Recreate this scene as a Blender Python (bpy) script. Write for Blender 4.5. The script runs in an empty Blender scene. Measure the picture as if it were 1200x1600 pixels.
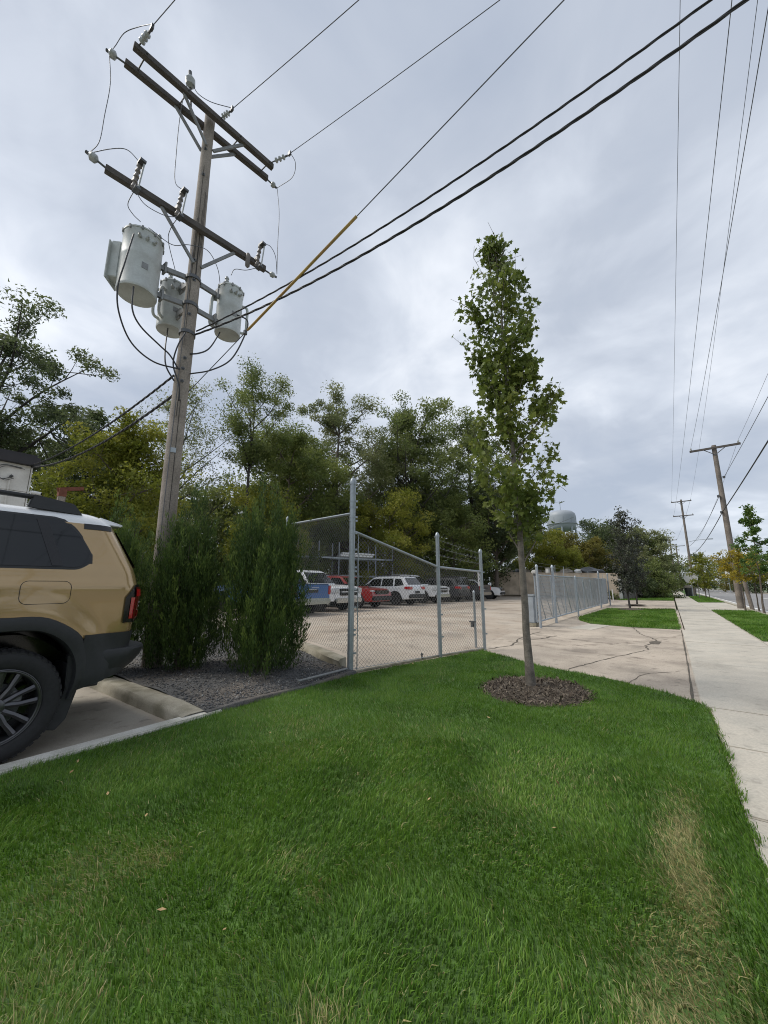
import bpy, bmesh, math, random
import numpy as np
from mathutils import Vector, Matrix

SC = bpy.context.scene
COL = SC.collection
R = math.radians
PI = math.pi

# ------------------------------------------------------------------ camera
EYE = 1.28
YAW = 36.25            # the camera looks this far to the left of the street's direction (+Y)
PITCH = 10.85
cam_d = bpy.data.cameras.new("camera")
cam_d.sensor_fit = 'HORIZONTAL'
cam_d.sensor_width = 36.0
cam_d.lens = 18.0
cam_d.clip_start = 0.05
cam_d.clip_end = 3000.0
cam = bpy.data.objects.new("camera", cam_d)
COL.objects.link(cam)
cam.location = (0, 0, EYE)
cam.rotation_euler = (R(90 + PITCH), 0, R(YAW))
SC.camera = cam

# ------------------------------------------------------------------ sky and sun
SUN_EL, SUN_AZ = 52.0, 124.0       # elevation; azimuth counted to the left of +Y
w = bpy.data.worlds.new("World")
SC.world = w
w.use_nodes = True
nt = w.node_tree
nt.nodes.clear()
def N(t, kind, **kw):
    n = t.nodes.new(kind)
    for k, v in kw.items():
        setattr(n, k, v)
    return n
out = N(nt, 'ShaderNodeOutputWorld')
bg1 = N(nt, 'ShaderNodeBackground'); bg1.inputs['Strength'].default_value = 0.10
sky = N(nt, 'ShaderNodeTexSky', sky_type='NISHITA', sun_disc=False)
sky.sun_elevation = R(SUN_EL)
sky.sun_rotation = R(-SUN_AZ)
nt.links.new(sky.outputs[0], bg1.inputs['Color'])
tc = N(nt, 'ShaderNodeTexCoord')
sep = N(nt, 'ShaderNodeSeparateXYZ'); nt.links.new(tc.outputs['Generated'], sep.inputs[0])
def wmath(op, a, b=None):
    m = N(nt, 'ShaderNodeMath', operation=op)
    for i, v in enumerate((a, b)):
        if v is None: continue
        if isinstance(v, (int, float)): m.inputs[i].default_value = v
        else: nt.links.new(v, m.inputs[i])
    return m.outputs[0]
zz = wmath('ADD', wmath('MAXIMUM', sep.outputs['Z'], 0.0), 0.22)
comb = N(nt, 'ShaderNodeCombineXYZ')
nt.links.new(wmath('DIVIDE', sep.outputs['X'], zz), comb.inputs['X'])
nt.links.new(wmath('DIVIDE', sep.outputs['Y'], zz), comb.inputs['Y'])
comb.inputs['Z'].default_value = 3.7
n1 = N(nt, 'ShaderNodeTexNoise'); n1.inputs['Scale'].default_value = 1.15; n1.inputs['Detail'].default_value = 5.0
n1.inputs['Roughness'].default_value = 0.5; n1.inputs['Distortion'].default_value = 0.35
n2 = N(nt, 'ShaderNodeTexNoise'); n2.inputs['Scale'].default_value = 3.4; n2.inputs['Detail'].default_value = 6.0
n2.inputs['Roughness'].default_value = 0.55; n2.inputs['Distortion'].default_value = 0.5
nt.links.new(comb.outputs[0], n1.inputs['Vector']); nt.links.new(comb.outputs[0], n2.inputs['Vector'])
cl = wmath('ADD', wmath('MULTIPLY', n1.outputs[0], 0.72), wmath('MULTIPLY', n2.outputs[0], 0.28))
ramp = N(nt, 'ShaderNodeValToRGB')
nt.links.new(cl, ramp.inputs[0])
cr = ramp.color_ramp
cr.elements[0].position = 0.36; cr.elements[0].color = (0.40, 0.45, 0.54, 1)
cr.elements[1].position = 0.67; cr.elements[1].color = (0.85, 0.88, 0.93, 1)
e = cr.elements.new(0.47); e.color = (0.475, 0.52, 0.60, 1)
e = cr.elements.new(0.56); e.color = (0.61, 0.655, 0.73, 1)
bg2 = N(nt, 'ShaderNodeBackground'); bg2.inputs['Strength'].default_value = 0.61
nt.links.new(ramp.outputs[0], bg2.inputs['Color'])
mx = N(nt, 'ShaderNodeMixShader'); mx.inputs[0].default_value = 0.93
nt.links.new(bg1.outputs[0], mx.inputs[1]); nt.links.new(bg2.outputs[0], mx.inputs[2])
nt.links.new(mx.outputs[0], out.inputs['Surface'])

sun_d = bpy.data.lights.new("sun", 'SUN')
sun_d.energy = 1.5
sun_d.angle = R(28)
sun_d.color = (1.0, 0.95, 0.87)
sun = bpy.data.objects.new("sun", sun_d)
COL.objects.link(sun)
sdir = Vector((-math.sin(R(SUN_AZ)) * math.cos(R(SUN_EL)), math.cos(R(SUN_AZ)) * math.cos(R(SUN_EL)), math.sin(R(SUN_EL))))
sun.rotation_euler = sdir.to_track_quat('Z', 'Y').to_euler()
sun.location = (0, 0, 30)

SC.view_settings.view_transform = 'Standard'
SC.view_settings.look = 'None'
SC.view_settings.gamma = 1.0
SC.cycles.max_bounces = 16
SC.cycles.filter_width = 1.05
SC.cycles.denoising_prefilter = 'NONE'
SC.cycles.diffuse_bounces = 10
SC.view_settings.exposure = 0.97

# ------------------------------------------------------------------ materials
MATS = {}
def mat(name, base, rough=0.7, metal=0.0, var=0.12, scale=6.0, fine=60.0, fvar=0.06, bump=0.0, bscale=80.0,
        tint=None, coat=0.0, spec=0.5, tscale=1.2, tamount=0.5, spot=0.0, sscale=7.0):
    """Principled with two octaves of world-space mottling, an optional second tint in blotches and fine relief."""
    if name in MATS: return MATS[name]
    m = bpy.data.materials.new(name); m.use_nodes = True
    t = m.node_tree; p = t.nodes['Principled BSDF']
    p.inputs['Roughness'].default_value = rough
    p.inputs['Metallic'].default_value = metal
    p.inputs['Coat Weight'].default_value = coat
    p.inputs['Coat Roughness'].default_value = 0.03
    p.inputs['Specular IOR Level'].default_value = spec
    geo = N(t, 'ShaderNodeNewGeometry')
    def noise(s, d=4.0):
        n = N(t, 'ShaderNodeTexNoise'); n.inputs['Scale'].default_value = s; n.inputs['Detail'].default_value = d
        t.links.new(geo.outputs['Position'], n.inputs['Vector']); return n
    def rng(n, lo, hi, f0=0.3, f1=0.7):
        r_ = N(t, 'ShaderNodeMapRange'); r_.inputs['From Min'].default_value = f0; r_.inputs['From Max'].default_value = f1
        r_.inputs['To Min'].default_value = lo; r_.inputs['To Max'].default_value = hi
        t.links.new(n.outputs[0], r_.inputs['Value']); return r_.outputs[0]
    mul = N(t, 'ShaderNodeMath', operation='MULTIPLY')
    t.links.new(rng(noise(scale), 1 - var, 1 + var), mul.inputs[0])
    t.links.new(rng(noise(fine, 2.0), 1 - fvar, 1 + fvar), mul.inputs[1])
    vm = N(t, 'ShaderNodeVectorMath', operation='SCALE')
    if spot > 0:
        mu2 = N(t, 'ShaderNodeMath', operation='MULTIPLY'); mu3 = N(t, 'ShaderNodeMath', operation='MULTIPLY')
        t.links.new(mul.outputs[0], mu2.inputs[0]); t.links.new(rng(noise(sscale, 9.0), 1.0, 1 - spot, 0.58, 0.70), mu2.inputs[1])
        t.links.new(mu2.outputs[0], mu3.inputs[0]); t.links.new(rng(noise(sscale * .13, 7.0), 1.0, 1 - spot * .8, 0.54, 0.66), mu3.inputs[1])
        t.links.new(mu3.outputs[0], vm.inputs['Scale'])
    else:
        t.links.new(mul.outputs[0], vm.inputs['Scale'])
    if tint is not None:
        mixc = N(t, 'ShaderNodeMix', data_type='RGBA')
        mixc.inputs['A'].default_value = (*base, 1); mixc.inputs['B'].default_value = (*tint, 1)
        t.links.new(rng(noise(tscale, 6.0), 0.0, tamount * 2, 0.42, 0.75), mixc.inputs['Factor'])
        t.links.new(mixc.outputs['Result'], vm.inputs[0])
    else:
        vm.inputs[0].default_value = base
    t.links.new(vm.outputs[0], p.inputs['Base Color'])
    if bump > 0:
        b = N(t, 'ShaderNodeBump'); b.inputs['Strength'].default_value = bump; b.inputs['Distance'].default_value = 0.01
        t.links.new(noise(bscale, 5.0).outputs[0], b.inputs['Height']); t.links.new(b.outputs[0], p.inputs['Normal'])
    MATS[name] = m
    return m

def leaf_mat(name, cols, trans=0.5, rough=0.55, attr='tint', dry=None):
    """Foliage: a colour ramp over the per-leaf attribute, part of the light passes through the leaf."""
    if name in MATS: return MATS[name]
    m = bpy.data.materials.new(name); m.use_nodes = True
    t = m.node_tree; p = t.nodes['Principled BSDF']; o = t.nodes['Material Output']
    at = N(t, 'ShaderNodeAttribute', attribute_name=attr)
    cr_ = N(t, 'ShaderNodeValToRGB')
    el = cr_.color_ramp.elements
    el[0].position = 0.0; el[0].color = (*cols[0], 1); el[1].position = 1.0; el[1].color = (*cols[-1], 1)
    for i, c in enumerate(cols[1:-1]):
        q = el.new((i + 1) / (len(cols) - 1)); q.color = (*c, 1)
    t.links.new(at.outputs['Fac'], cr_.inputs[0])
    colout = cr_.outputs[0]
    if dry is not None:
        ad = N(t, 'ShaderNodeAttribute', attribute_name='dry')
        mixc = N(t, 'ShaderNodeMix', data_type='RGBA')
        t.links.new(ad.outputs['Fac'], mixc.inputs['Factor']); t.links.new(colout, mixc.inputs['A'])
        mixc.inputs['B'].default_value = (*dry, 1); colout = mixc.outputs['Result']
    p.inputs['Roughness'].default_value = rough; p.inputs['Specular IOR Level'].default_value = 0.35
    t.links.new(colout, p.inputs['Base Color'])
    tr = N(t, 'ShaderNodeBsdfTranslucent'); t.links.new(colout, tr.inputs['Color'])
    ms = N(t, 'ShaderNodeMixShader'); ms.inputs[0].default_value = trans
    t.links.new(p.outputs[0], ms.inputs[1]); t.links.new(tr.outputs[0], ms.inputs[2]); t.links.new(ms.outputs[0], o.inputs['Surface'])
    MATS[name] = m
    return m

M_walk = mat('sidewalk_concrete', spot=0.22, base=(0.475, 0.435, 0.365), rough=0.85, var=0.10, scale=1.3, fine=60, fvar=0.11, bump=0.12, bscale=220, tint=(0.41, 0.385, 0.33), tscale=2.2)
M_drive = mat('driveway_concrete', spot=0.32, base=(0.445, 0.380, 0.305), rough=0.85, tamount=.8, var=0.13, scale=0.8, fine=45, fvar=0.14, bump=0.15, bscale=200, tint=(0.355, 0.30, 0.24), tscale=1.1)
M_lot = mat('lot_concrete', spot=0.28, base=(0.435, 0.375, 0.305), rough=0.85, tamount=.8, var=0.12, scale=0.5, fine=50, fvar=0.07, bump=0.1, bscale=150, tint=(0.35, 0.285, 0.22), tscale=0.6)
M_park = mat('parking_concrete', spot=0.30, base=(0.40, 0.36, 0.30), rough=0.85, var=0.08, scale=2.5, fine=120, fvar=0.1, bump=0.15, bscale=200, tint=(0.31, 0.27, 0.22), tscale=2.0)
M_kerb = mat('kerb_concrete', (0.37, 0.34, 0.27), 0.9, var=0.12, scale=5, fine=110, fvar=0.15, bump=0.35, bscale=120, tint=(0.22, 0.20, 0.145), tscale=4.0, tamount=.8)
M_kerbw = mat('edging_concrete', (0.62, 0.60, 0.54), 0.9, var=0.10, scale=7, fine=110, fvar=0.15, bump=0.35, bscale=120, tint=(0.47, 0.45, 0.38), tscale=5.0)
M_crack = mat('crack_dirt', (0.10, 0.085, 0.065), 0.95, var=0.3, scale=20)
M_road = mat('road_surface', (0.24, 0.235, 0.23), 0.85, var=0.06, scale=0.7, fine=90, fvar=0.08, tint=(0.20, 0.197, 0.195), tscale=0.8)
M_line = mat('road_paint', (0.72, 0.72, 0.70), 0.7, var=0.08, scale=5)
M_soil = mat('lawn_soil', (0.065, 0.125, 0.024), 0.95, var=0.3, scale=6, fine=80, fvar=0.3)
M_turf = mat('far_turf', (0.055, 0.10, 0.03), 0.95, var=0.25, scale=1.0, fine=30, fvar=0.3, tint=(0.10, 0.115, 0.04), tscale=0.5)
M_earth = mat('bare_earth', (0.14, 0.115, 0.08), 0.95, var=0.25, scale=1.0, fine=30, fvar=0.2)
M_gravelbed = mat('gravel_bed', (0.088, 0.088, 0.088), 0.95, var=0.25, scale=6, fine=90, fvar=0.4, bump=0.6, bscale=90, tint=(0.14, 0.115, 0.09), tscale=1.5)
M_mulch = mat('mulch', (0.07, 0.055, 0.04), 0.95, var=0.3, scale=15, fine=90, fvar=0.3, bump=0.6, bscale=70)
M_wood = mat('weathered_pole_wood', (0.275, 0.24, 0.205), 0.85, var=0.18, scale=3, fine=45, fvar=0.2, bump=0.4, bscale=40, tint=(0.20, 0.17, 0.14), tscale=2)
M_woodg = mat('grey_street_pole_wood', (0.20, 0.17, 0.145), 0.85, var=0.2, scale=3, fine=30, fvar=0.2, tint=(0.13, 0.115, 0.10), tscale=2)
M_woodd = mat('dark_crossarm_wood', (0.085, 0.075, 0.068), 0.85, var=0.2, scale=4, fine=45, fvar=0.2, bump=0.3, bscale=60)
M_galv = mat('galvanised_steel', (0.34, 0.375, 0.395), 0.42, metal=0.55, var=0.10, scale=9, fine=60, fvar=0.08, bump=0.03, bscale=120)
M_galvd = mat('dull_galvanised_wire', (0.24, 0.245, 0.245), 0.6, metal=0.3, var=0.15, scale=12)
M_gate = mat('gate_steel', (0.36, 0.40, 0.435), 0.5, metal=0.4, var=0.1, scale=6)
M_steel = mat('dark_hardware_steel', (0.11, 0.115, 0.12), 0.5, metal=0.6, var=0.2, scale=20)
M_porc = mat('grey_porcelain', (0.36, 0.38, 0.38), 0.3, var=0.12, scale=20)
M_polym = mat('brown_fuse_body', (0.16, 0.14, 0.125), 0.45, var=0.15, scale=30)
M_tank = mat('transformer_paint', (0.50, 0.53, 0.52), 0.45, var=0.07, scale=5, fine=40, fvar=0.05, tint=(0.40, 0.41, 0.39), tscale=3.5)
M_wire = mat('black_cable', (0.028, 0.029, 0.032), 0.5, var=0.1, scale=10)
M_bare = mat('bare_conductor', (0.12, 0.125, 0.135), 0.5, metal=0.4, var=0.1, scale=10)
M_yel = mat('yellow_guy_guard', (0.38, 0.25, 0.05), 0.5, var=0.25, scale=5, tint=(0.32, 0.16, 0.05), tscale=2.5)
M_tan = mat('tan_car_paint', (0.41, 0.275, 0.125), 0.22, metal=0.45, var=0.015, scale=3, fvar=0.0, coat=1.0)
M_cwhite = mat('white_car_paint', (0.74, 0.75, 0.76), 0.35, var=0.01, fvar=0.0, coat=0.8)
M_cred = mat('red_car_paint', (0.30, 0.022, 0.022), 0.35, var=0.02, fvar=0.0, coat=0.8)
M_cdark = mat('charcoal_car_paint', (0.035, 0.037, 0.042), 0.35, var=0.02, fvar=0.0, coat=0.8)
M_cblue = mat('blue_car_paint', (0.025, 0.12, 0.33), 0.35, var=0.02, fvar=0.0, coat=0.8)
M_clad = mat('black_plastic_cladding', (0.022, 0.023, 0.025), 0.55, var=0.12, scale=30, fine=300, fvar=0.12, bump=0.06, bscale=500)
M_rubber = mat('tyre_rubber', (0.020, 0.020, 0.021), 0.8, var=0.15, scale=30)
M_glass = mat('dark_tinted_glass', (0.012, 0.014, 0.016), 0.03, var=0.0, fvar=0.0, coat=0.0, spec=0.45)
M_trim = mat('gloss_black_trim', (0.008, 0.008, 0.009), 0.15, var=0.0, fvar=0.0)
M_rim = mat('dark_alloy', (0.10, 0.10, 0.105), 0.3, metal=0.8, var=0.05)
M_rimb = mat('machined_alloy', (0.095, 0.095, 0.10), 0.28, metal=0.85, var=0.05)
M_redl = mat('red_tail_lens', (0.42, 0.008, 0.014), 0.1, var=0.0, fvar=0.0, coat=1.0)
M_redd = mat('dark_red_tail_lens', (0.11, 0.004, 0.006), 0.1, var=0.0, fvar=0.0, coat=1.0)
M_lampw = mat('headlamp_lens', (0.55, 0.56, 0.57), 0.12, var=0.0, coat=1.0)
M_chrome = mat('chrome', (0.62, 0.63, 0.64), 0.15, metal=1.0, var=0.02)
M_bark = mat('tree_bark', (0.115, 0.095, 0.075), 0.9, var=0.25, scale=10, fine=40, fvar=0.25, bump=0.4, bscale=40)
M_barkd = mat('dark_tree_bark', (0.045, 0.040, 0.036), 0.9, var=0.25, scale=8, fine=40, fvar=0.2)
M_maplebark = mat('maple_bark', (0.17, 0.15, 0.125), 0.85, var=0.25, scale=14, fine=70, fvar=0.2, bump=0.3, bscale=60, tint=(0.085, 0.075, 0.062), tscale=9)
M_tanwall = mat('tan_wall_paint', (0.66, 0.55, 0.42), 0.85, var=0.05, scale=1.2, fine=20, fvar=0.04, tint=(0.36, 0.295, 0.22), tscale=1.0)
M_block = mat('grey_retaining_block', (0.17, 0.16, 0.145), 0.9, var=0.2, scale=3, fine=20, fvar=0.15)
M_bwall = mat('white_building_panel', (0.72, 0.70, 0.65), 0.8, var=0.05, scale=2, fine=30, fvar=0.04, tint=(0.48, 0.46, 0.41), tscale=1.5)
M_fascia = mat('dark_roof_fascia', (0.028, 0.025, 0.027), 0.6, var=0.1, scale=5)
M_rust = mat('red_oxide_steel', (0.17, 0.055, 0.03), 0.7, var=0.2, scale=12)
M_oldwood = mat('old_fence_wood', (0.155, 0.14, 0.125), 0.9, var=0.25, scale=4, fine=30, fvar=0.2)
M_paleplank = mat('pale_fence_panel', (0.50, 0.50, 0.48), 0.8, var=0.08, scale=5)
M_tower = mat('water_tower_paint', (0.29, 0.32, 0.35), 0.5, var=0.04, scale=0.4)
M_white = mat('white_paint', (0.72, 0.72, 0.70), 0.6, var=0.05, scale=5)
M_rock = mat('rubble', (0.27, 0.24, 0.20), 0.9, var=0.2, scale=4, fine=25, fvar=0.15)
M_blackp = mat('black_plastic', (0.02, 0.02, 0.022), 0.5, var=0.1, scale=20)

# ------------------------------------------------------------------ mesh helpers
class MB:
    """Collects simple solids; build() links them as one mesh object."""
    def __init__(s): s.v, s.f = [], []
    def add(s, vs, fs):
        o = len(s.v); s.v += [tuple(map(float, q)) for q in vs]; s.f += [tuple(i + o for i in f) for f in fs]
        return s
    def box(s, a, b, rz=0.0, c=None):
        x0, y0, z0 = a; x1, y1, z1 = b
        vs = [(x0, y0, z0), (x1, y0, z0), (x1, y1, z0), (x0, y1, z0), (x0, y0, z1), (x1, y0, z1), (x1, y1, z1), (x0, y1, z1)]
        if rz:
            cx, cy = c or ((x0 + x1) / 2, (y0 + y1) / 2); k, q = math.cos(rz), math.sin(rz)
            vs = [(cx + (x - cx) * k - (y - cy) * q, cy + (x - cx) * q + (y - cy) * k, z) for x, y, z in vs]
        return s.add(vs, [(0, 3, 2, 1), (4, 5, 6, 7), (0, 1, 5, 4), (1, 2, 6, 5), (2, 3, 7, 6), (3, 0, 4, 7)])
    def tube(s, pts, r, n=8, caps=True):
        pts = [Vector(p) for p in pts]; k = len(pts)
        rs = r if isinstance(r, (list, tuple)) else [r] * k
        vs, fs = [], []
        nrm = None
        for i, p in enumerate(pts):
            d = (pts[min(i + 1, k - 1)] - pts[max(i - 1, 0)])
            d = d.normalized() if d.length > 1e-9 else Vector((0, 0, 1))
            if nrm is None:
                nrm = d.orthogonal().normalized()
            else:
                nrm = (nrm - d * nrm.dot(d)); nrm = nrm.normalized() if nrm.length > 1e-6 else d.orthogonal().normalized()
            b = d.cross(nrm)
            for j in range(n):
                a = 2 * PI * j / n
                vs.append(p + (nrm * math.cos(a) + b * math.sin(a)) * rs[i])
        for i in range(k - 1):
            for j in range(n):
                fs.append((i * n + j, i * n + (j + 1) % n, (i + 1) * n + (j + 1) % n, (i + 1) * n + j))
        if caps:
            fs.append(tuple(range(n - 1, -1, -1))); fs.append(tuple((k - 1) * n + j for j in range(n)))
        return s.add(vs, fs)
    def lathe(s, prof, n=16, c=(0, 0, 0), axis='Z', caps=True):
        vs, fs = [], []
        for r_, z in prof:
            for j in range(n):
                a = 2 * PI * j / n; q = (r_ * math.cos(a), r_ * math.sin(a), z)
                if axis == 'X': q = (q[2], q[0], q[1])
                if axis == 'Y': q = (q[0], q[2], q[1])
                vs.append((q[0] + c[0], q[1] + c[1], q[2] + c[2]))
        for i in range(len(prof) - 1):
            for j in range(n):
                fs.append((i * n + j, i * n + (j + 1) % n, (i + 1) * n + (j + 1) % n, (i + 1) * n + j))
        if caps:
            fs.append(tuple(range(n - 1, -1, -1))); fs.append(tuple((len(prof) - 1) * n + j for j in range(n)))
        return s.add(vs, fs)
    def prism(s, poly, z0, z1):
        n = len(poly)
        vs = [(x, y, z0) for x, y in poly] + [(x, y, z1) for x, y in poly]
        fs = [tuple(range(n - 1, -1, -1)), tuple(range(n, 2 * n))] + [(i, (i + 1) % n, n + (i + 1) % n, n + i) for i in range(n)]
        return s.add(vs, fs)
    def extrude_xz(s, poly, y0, y1, hw=None):
        """side profile in x,z pushed across y; hw(z) scales the half width"""
        n = len(poly); f = hw or (lambda z: 1.0)
        vs = [(x, y0 * f(z), z) for x, z in poly] + [(x, y1 * f(z), z) for x, z in poly]
        fs = [tuple(range(n)), tuple(range(2 * n - 1, n - 1, -1))] + [(i, n + i, n + (i + 1) % n, (i + 1) % n) for i in range(n)]
        return s.add(vs, fs)
    def grid(s, P):
        """P: rows of points"""
        nr, nc = len(P), len(P[0])
        return s.add([q for row in P for q in row], [(i * nc + j, i * nc + j + 1, (i + 1) * nc + j + 1, (i + 1) * nc + j) for i in range(nr - 1) for j in range(nc - 1)])
    def mesh(s, name, m=None, smooth=False, bevel=0.0):
        me = bpy.data.meshes.new(name); me.from_pydata(s.v, [], s.f)
        bm = bmesh.new(); bm.from_mesh(me)
        bmesh.ops.recalc_face_normals(bm, faces=bm.faces)
        if bevel > 0:
            ed = [e_ for e_ in bm.edges if len(e_.link_faces) == 2 and e_.calc_face_angle(0) > 0.5]
            bmesh.ops.bevel(bm, geom=ed, offset=bevel, segments=2, affect='EDGES', clamp_overlap=True)
        bm.to_mesh(me); bm.free()
        if m: me.materials.append(m)
        if smooth:
            me.polygons.foreach_set('use_smooth', [True] * len(me.polygons))
            if smooth != 'all': me.set_sharp_from_angle(angle=R(38))
        me.update()
        return me
    def build(s, name, m, parent=None, smooth=False, bevel=0.0):
        return link(name, s.mesh(name, m, smooth, bevel), parent)

def link(name, me, parent=None, loc=None, rot=None):
    o = bpy.data.objects.new(name, me); COL.objects.link(o)
    if parent: o.parent = parent
    if loc is not None: o.location = loc
    if rot is not None: o.rotation_euler = rot
    return o
def tag(o, label, cat, group=None, kind=None):
    o['label'] = label; o['category'] = cat
    if group: o['group'] = group
    if kind: o['kind'] = kind
    return o
def thing(name, label, cat, loc=(0, 0, 0), rz=0.0, group=None):
    o = bpy.data.objects.new(name, None); COL.objects.link(o)
    o.empty_display_size = 0.2
    o.location = loc; o.rotation_euler = (0, 0, rz)
    return tag(o, label, cat, group)
def struct(o, label=None):
    o['kind'] = 'structure'
    if label: o['label'] = label
    return o
def stuff(o, label=None, cat=None):
    o['kind'] = 'stuff'
    if label: o['label'] = label
    if cat: o['category'] = cat
    return o
def np_mesh(name, V, T, m, attrs=None, smooth=False):
    """triangle mesh from numpy arrays with float point attributes"""
    V = np.ascontiguousarray(V, dtype=np.float32); T = np.ascontiguousarray(T, dtype=np.int32)
    me = bpy.data.meshes.new(name)
    me.vertices.add(len(V)); me.vertices.foreach_set('co', V.ravel())
    me.loops.add(T.size); me.loops.foreach_set('vertex_index', T.ravel())
    me.polygons.add(len(T)); me.polygons.foreach_set('loop_start', np.arange(0, T.size, 3, dtype=np.int32))
    me.polygons.foreach_set('loop_total', np.full(len(T), 3, dtype=np.int32))
    if smooth: me.polygons.foreach_set('use_smooth', np.ones(len(T), dtype=bool))
    me.update(calc_edges=True)
    for k, a in (attrs or {}).items():
        at = me.attributes.new(k, 'FLOAT', 'POINT'); at.data.foreach_set('value', np.ascontiguousarray(a, dtype=np.float32))
    if m: me.materials.append(m)
    return me
def inside(poly, x, y):
    c = np.zeros(len(x), dtype=bool); n = len(poly)
    for i in range(n):
        x0, y0 = poly[i]; x1, y1 = poly[(i + 1) % n]
        hit = ((y0 > y) != (y1 > y)) & (x < (x1 - x0) * (y - y0) / ((y1 - y0) or 1e-9) + x0)
        c ^= hit
    return c
def vnoise(x, y, s, seed):
    """smooth value noise"""
    g = np.random.RandomState(seed).rand(64, 64)
    u, v = x / s + 100.3, y / s + 57.1
    i, j = np.floor(u).astype(int), np.floor(v).astype(int); a, b = u - i, v - j
    a, b = a * a * (3 - 2 * a), b * b * (3 - 2 * b)
    f = lambda p, q: g[p % 64, q % 64]
    return (f(i, j) * (1 - a) + f(i + 1, j) * a) * (1 - b) + (f(i, j + 1) * (1 - a) + f(i + 1, j + 1) * a) * b
def sheet(name, poly, z, m, label=None, depth=0.25):
    return struct(MB().prism(poly, z - depth, z).build(name, m), label)
def sag(a, b, s, n=24):
    a, b = Vector(a), Vector(b)
    return [a.lerp(b, i / n) - Vector((0, 0, 4 * s * (i / n) * (1 - i / n))) for i in range(n + 1)]
def smooth_path(pts, n=6):
    """Catmull-Rom through points"""
    P = [Vector(p) for p in pts]; P = [2 * P[0] - P[1]] + P + [2 * P[-1] - P[-2]]; o = []
    for i in range(1, len(P) - 2):
        for k in range(n):
            t = k / n
            o.append(0.5 * ((2 * P[i]) + (P[i + 1] - P[i - 1]) * t + (2 * P[i - 1] - 5 * P[i] + 4 * P[i + 1] - P[i + 2]) * t * t + (3 * P[i] - P[i - 1] - 3 * P[i + 1] + P[i + 2]) * t ** 3))
    o.append(P[-2]); return o

# ================================================================== GROUND
struct(MB().prism([(-600, -300), (600, -300), (600, 900), (-600, 900)], -0.6, -0.30).build('ground', M_turf), 'wide flat ground under everything')

SWL, SWR = 0.20, 1.58            # sidewalk edges
LAWN = [(-3.88, -4.0), (-3.88, 2.50), (-3.93, 4.50), (-3.48, 6.55), (-3.20, 7.72), (-2.85, 7.50), (-1.89, 6.83), (-0.86, 6.49), (-0.15, 6.05), (0.15, 5.70), (SWL - 0.02, 5.2), (SWL, -4.0)]
sheet('lawn', LAWN, 0.0, M_soil, 'mown lawn soil under the grass')
ISLAND = [(0.08, 14.9), (0.02, 27.2), (-3.02, 25.6), (-3.20, 18.0), (-2.95, 16.6), (-2.40, 15.4), (-1.2, 14.85)]
sheet('lawn', ISLAND, 0.0, M_soil, 'lawn island between the two driveways')
VERGE1 = [(1.62, 13.0), (3.25, 13.6), (3.25, 27.6), (1.62, 27.3)]
sheet('lawn', VERGE1, 0.0, M_soil, 'grass verge around the wooden utility pole')
VERGE2 = [(1.62, 39.5), (3.25, 40.5), (3.25, 140), (1.62, 140)]
sheet('lawn', VERGE2, 0.0, M_soil, 'long grass verge beyond the second driveway')
FENCEGRASS = [(-3.9, 41.8), (0.05, 42.6), (0.05, 140), (-6, 140), (-6, 46)]
sheet('lawn', FENCEGRASS, 0.0, M_soil, 'grass before the old board fence')

# driveways
drv = sheet('driveway', [(-3.75, 7.0), (-3.9, 5.2), (0.17, 5.2), (0.17, 27.0), (-3.75, 27.0), (-3.75, 14.0)], -0.020, M_drive, 'tan concrete driveway apron')
sheet('driveway', [(-3.65, 24.5), (0.10, 26.0), (0.10, 43.0), (-3.65, 43.0)], -0.022, M_drive, 'second concrete driveway')
sheet('driveway', [(1.60, 2.0), (3.3, 2.0), (3.3, 41.0), (1.60, 41.0)], -0.024, M_walk, 'concrete apron between sidewalk and street')
def ribbon(name, pts, wd, z, m, parent, seed, wob=0.9):
    rg = random.Random(seed); P = []
    pts = smooth_path([(x, y, 0) for x, y in pts], 7)
    L, Rr = [], []
    for i, p in enumerate(pts):
        d = (pts[min(i + 1, len(pts) - 1)] - pts[max(i - 1, 0)]).normalized(); nn = Vector((-d.y, d.x, 0))
        j = rg.uniform(-1, 1) * wd * wob; ww = wd * rg.uniform(0.45, 1.3) * (0.4 if i in (0, len(pts) - 1) else 1)
        L.append(p + nn * (j + ww / 2) + Vector((0, 0, z))); Rr.append(p + nn * (j - ww / 2) + Vector((0, 0, z)))
    return MB().grid([L, Rr]).build(name, m, parent)
ribbon('crack', [(-1.12, 14.85), (-0.95, 13.8), (-0.78, 12.9), (-0.5, 12.0), (-0.42, 11.3), (-0.58, 10.6), (-0.53, 9.9)], 0.032, -0.016, M_crack, drv, 1)
ribbon('crack', [(-0.53, 9.9), (-0.80, 9.1), (-1.13, 8.06), (-1.30, 7.5), (-1.46, 6.9)], 0.022, -0.016, M_crack, drv, 2)
ribbon('crack', [(-0.62, 6.4), (-0.47, 7.16), (-0.25, 7.5), (-0.03, 7.72)], 0.012, -0.016, M_crack, drv, 3)
ribbon('crack', [(-3.25, 8.0), (-3.0, 8.9), (-3.2, 10.3), (-3.15, 11.9)], 0.04, -0.016, M_crack, drv, 4)
ribbon('crack', [(-3.1, 9.8), (-2.7, 10.6), (-2.6, 11.2)], 0.06, -0.016, M_crack, drv, 7)
ribbon('expansion_joint', [(0.06, 5.9), (0.08, 8.0), (0.09, 10.0), (0.10, 12.5), (0.11, 14.95)], 0.026, -0.015, M_crack, drv, 5, 0.12)
MB().prism([(-0.52, 10.9), (-0.36, 10.95), (-0.32, 11.5), (-0.44, 11.55), (-0.56, 11.3)], -0.017, -0.0155).build('patched_hole', M_crack, drv)
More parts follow.
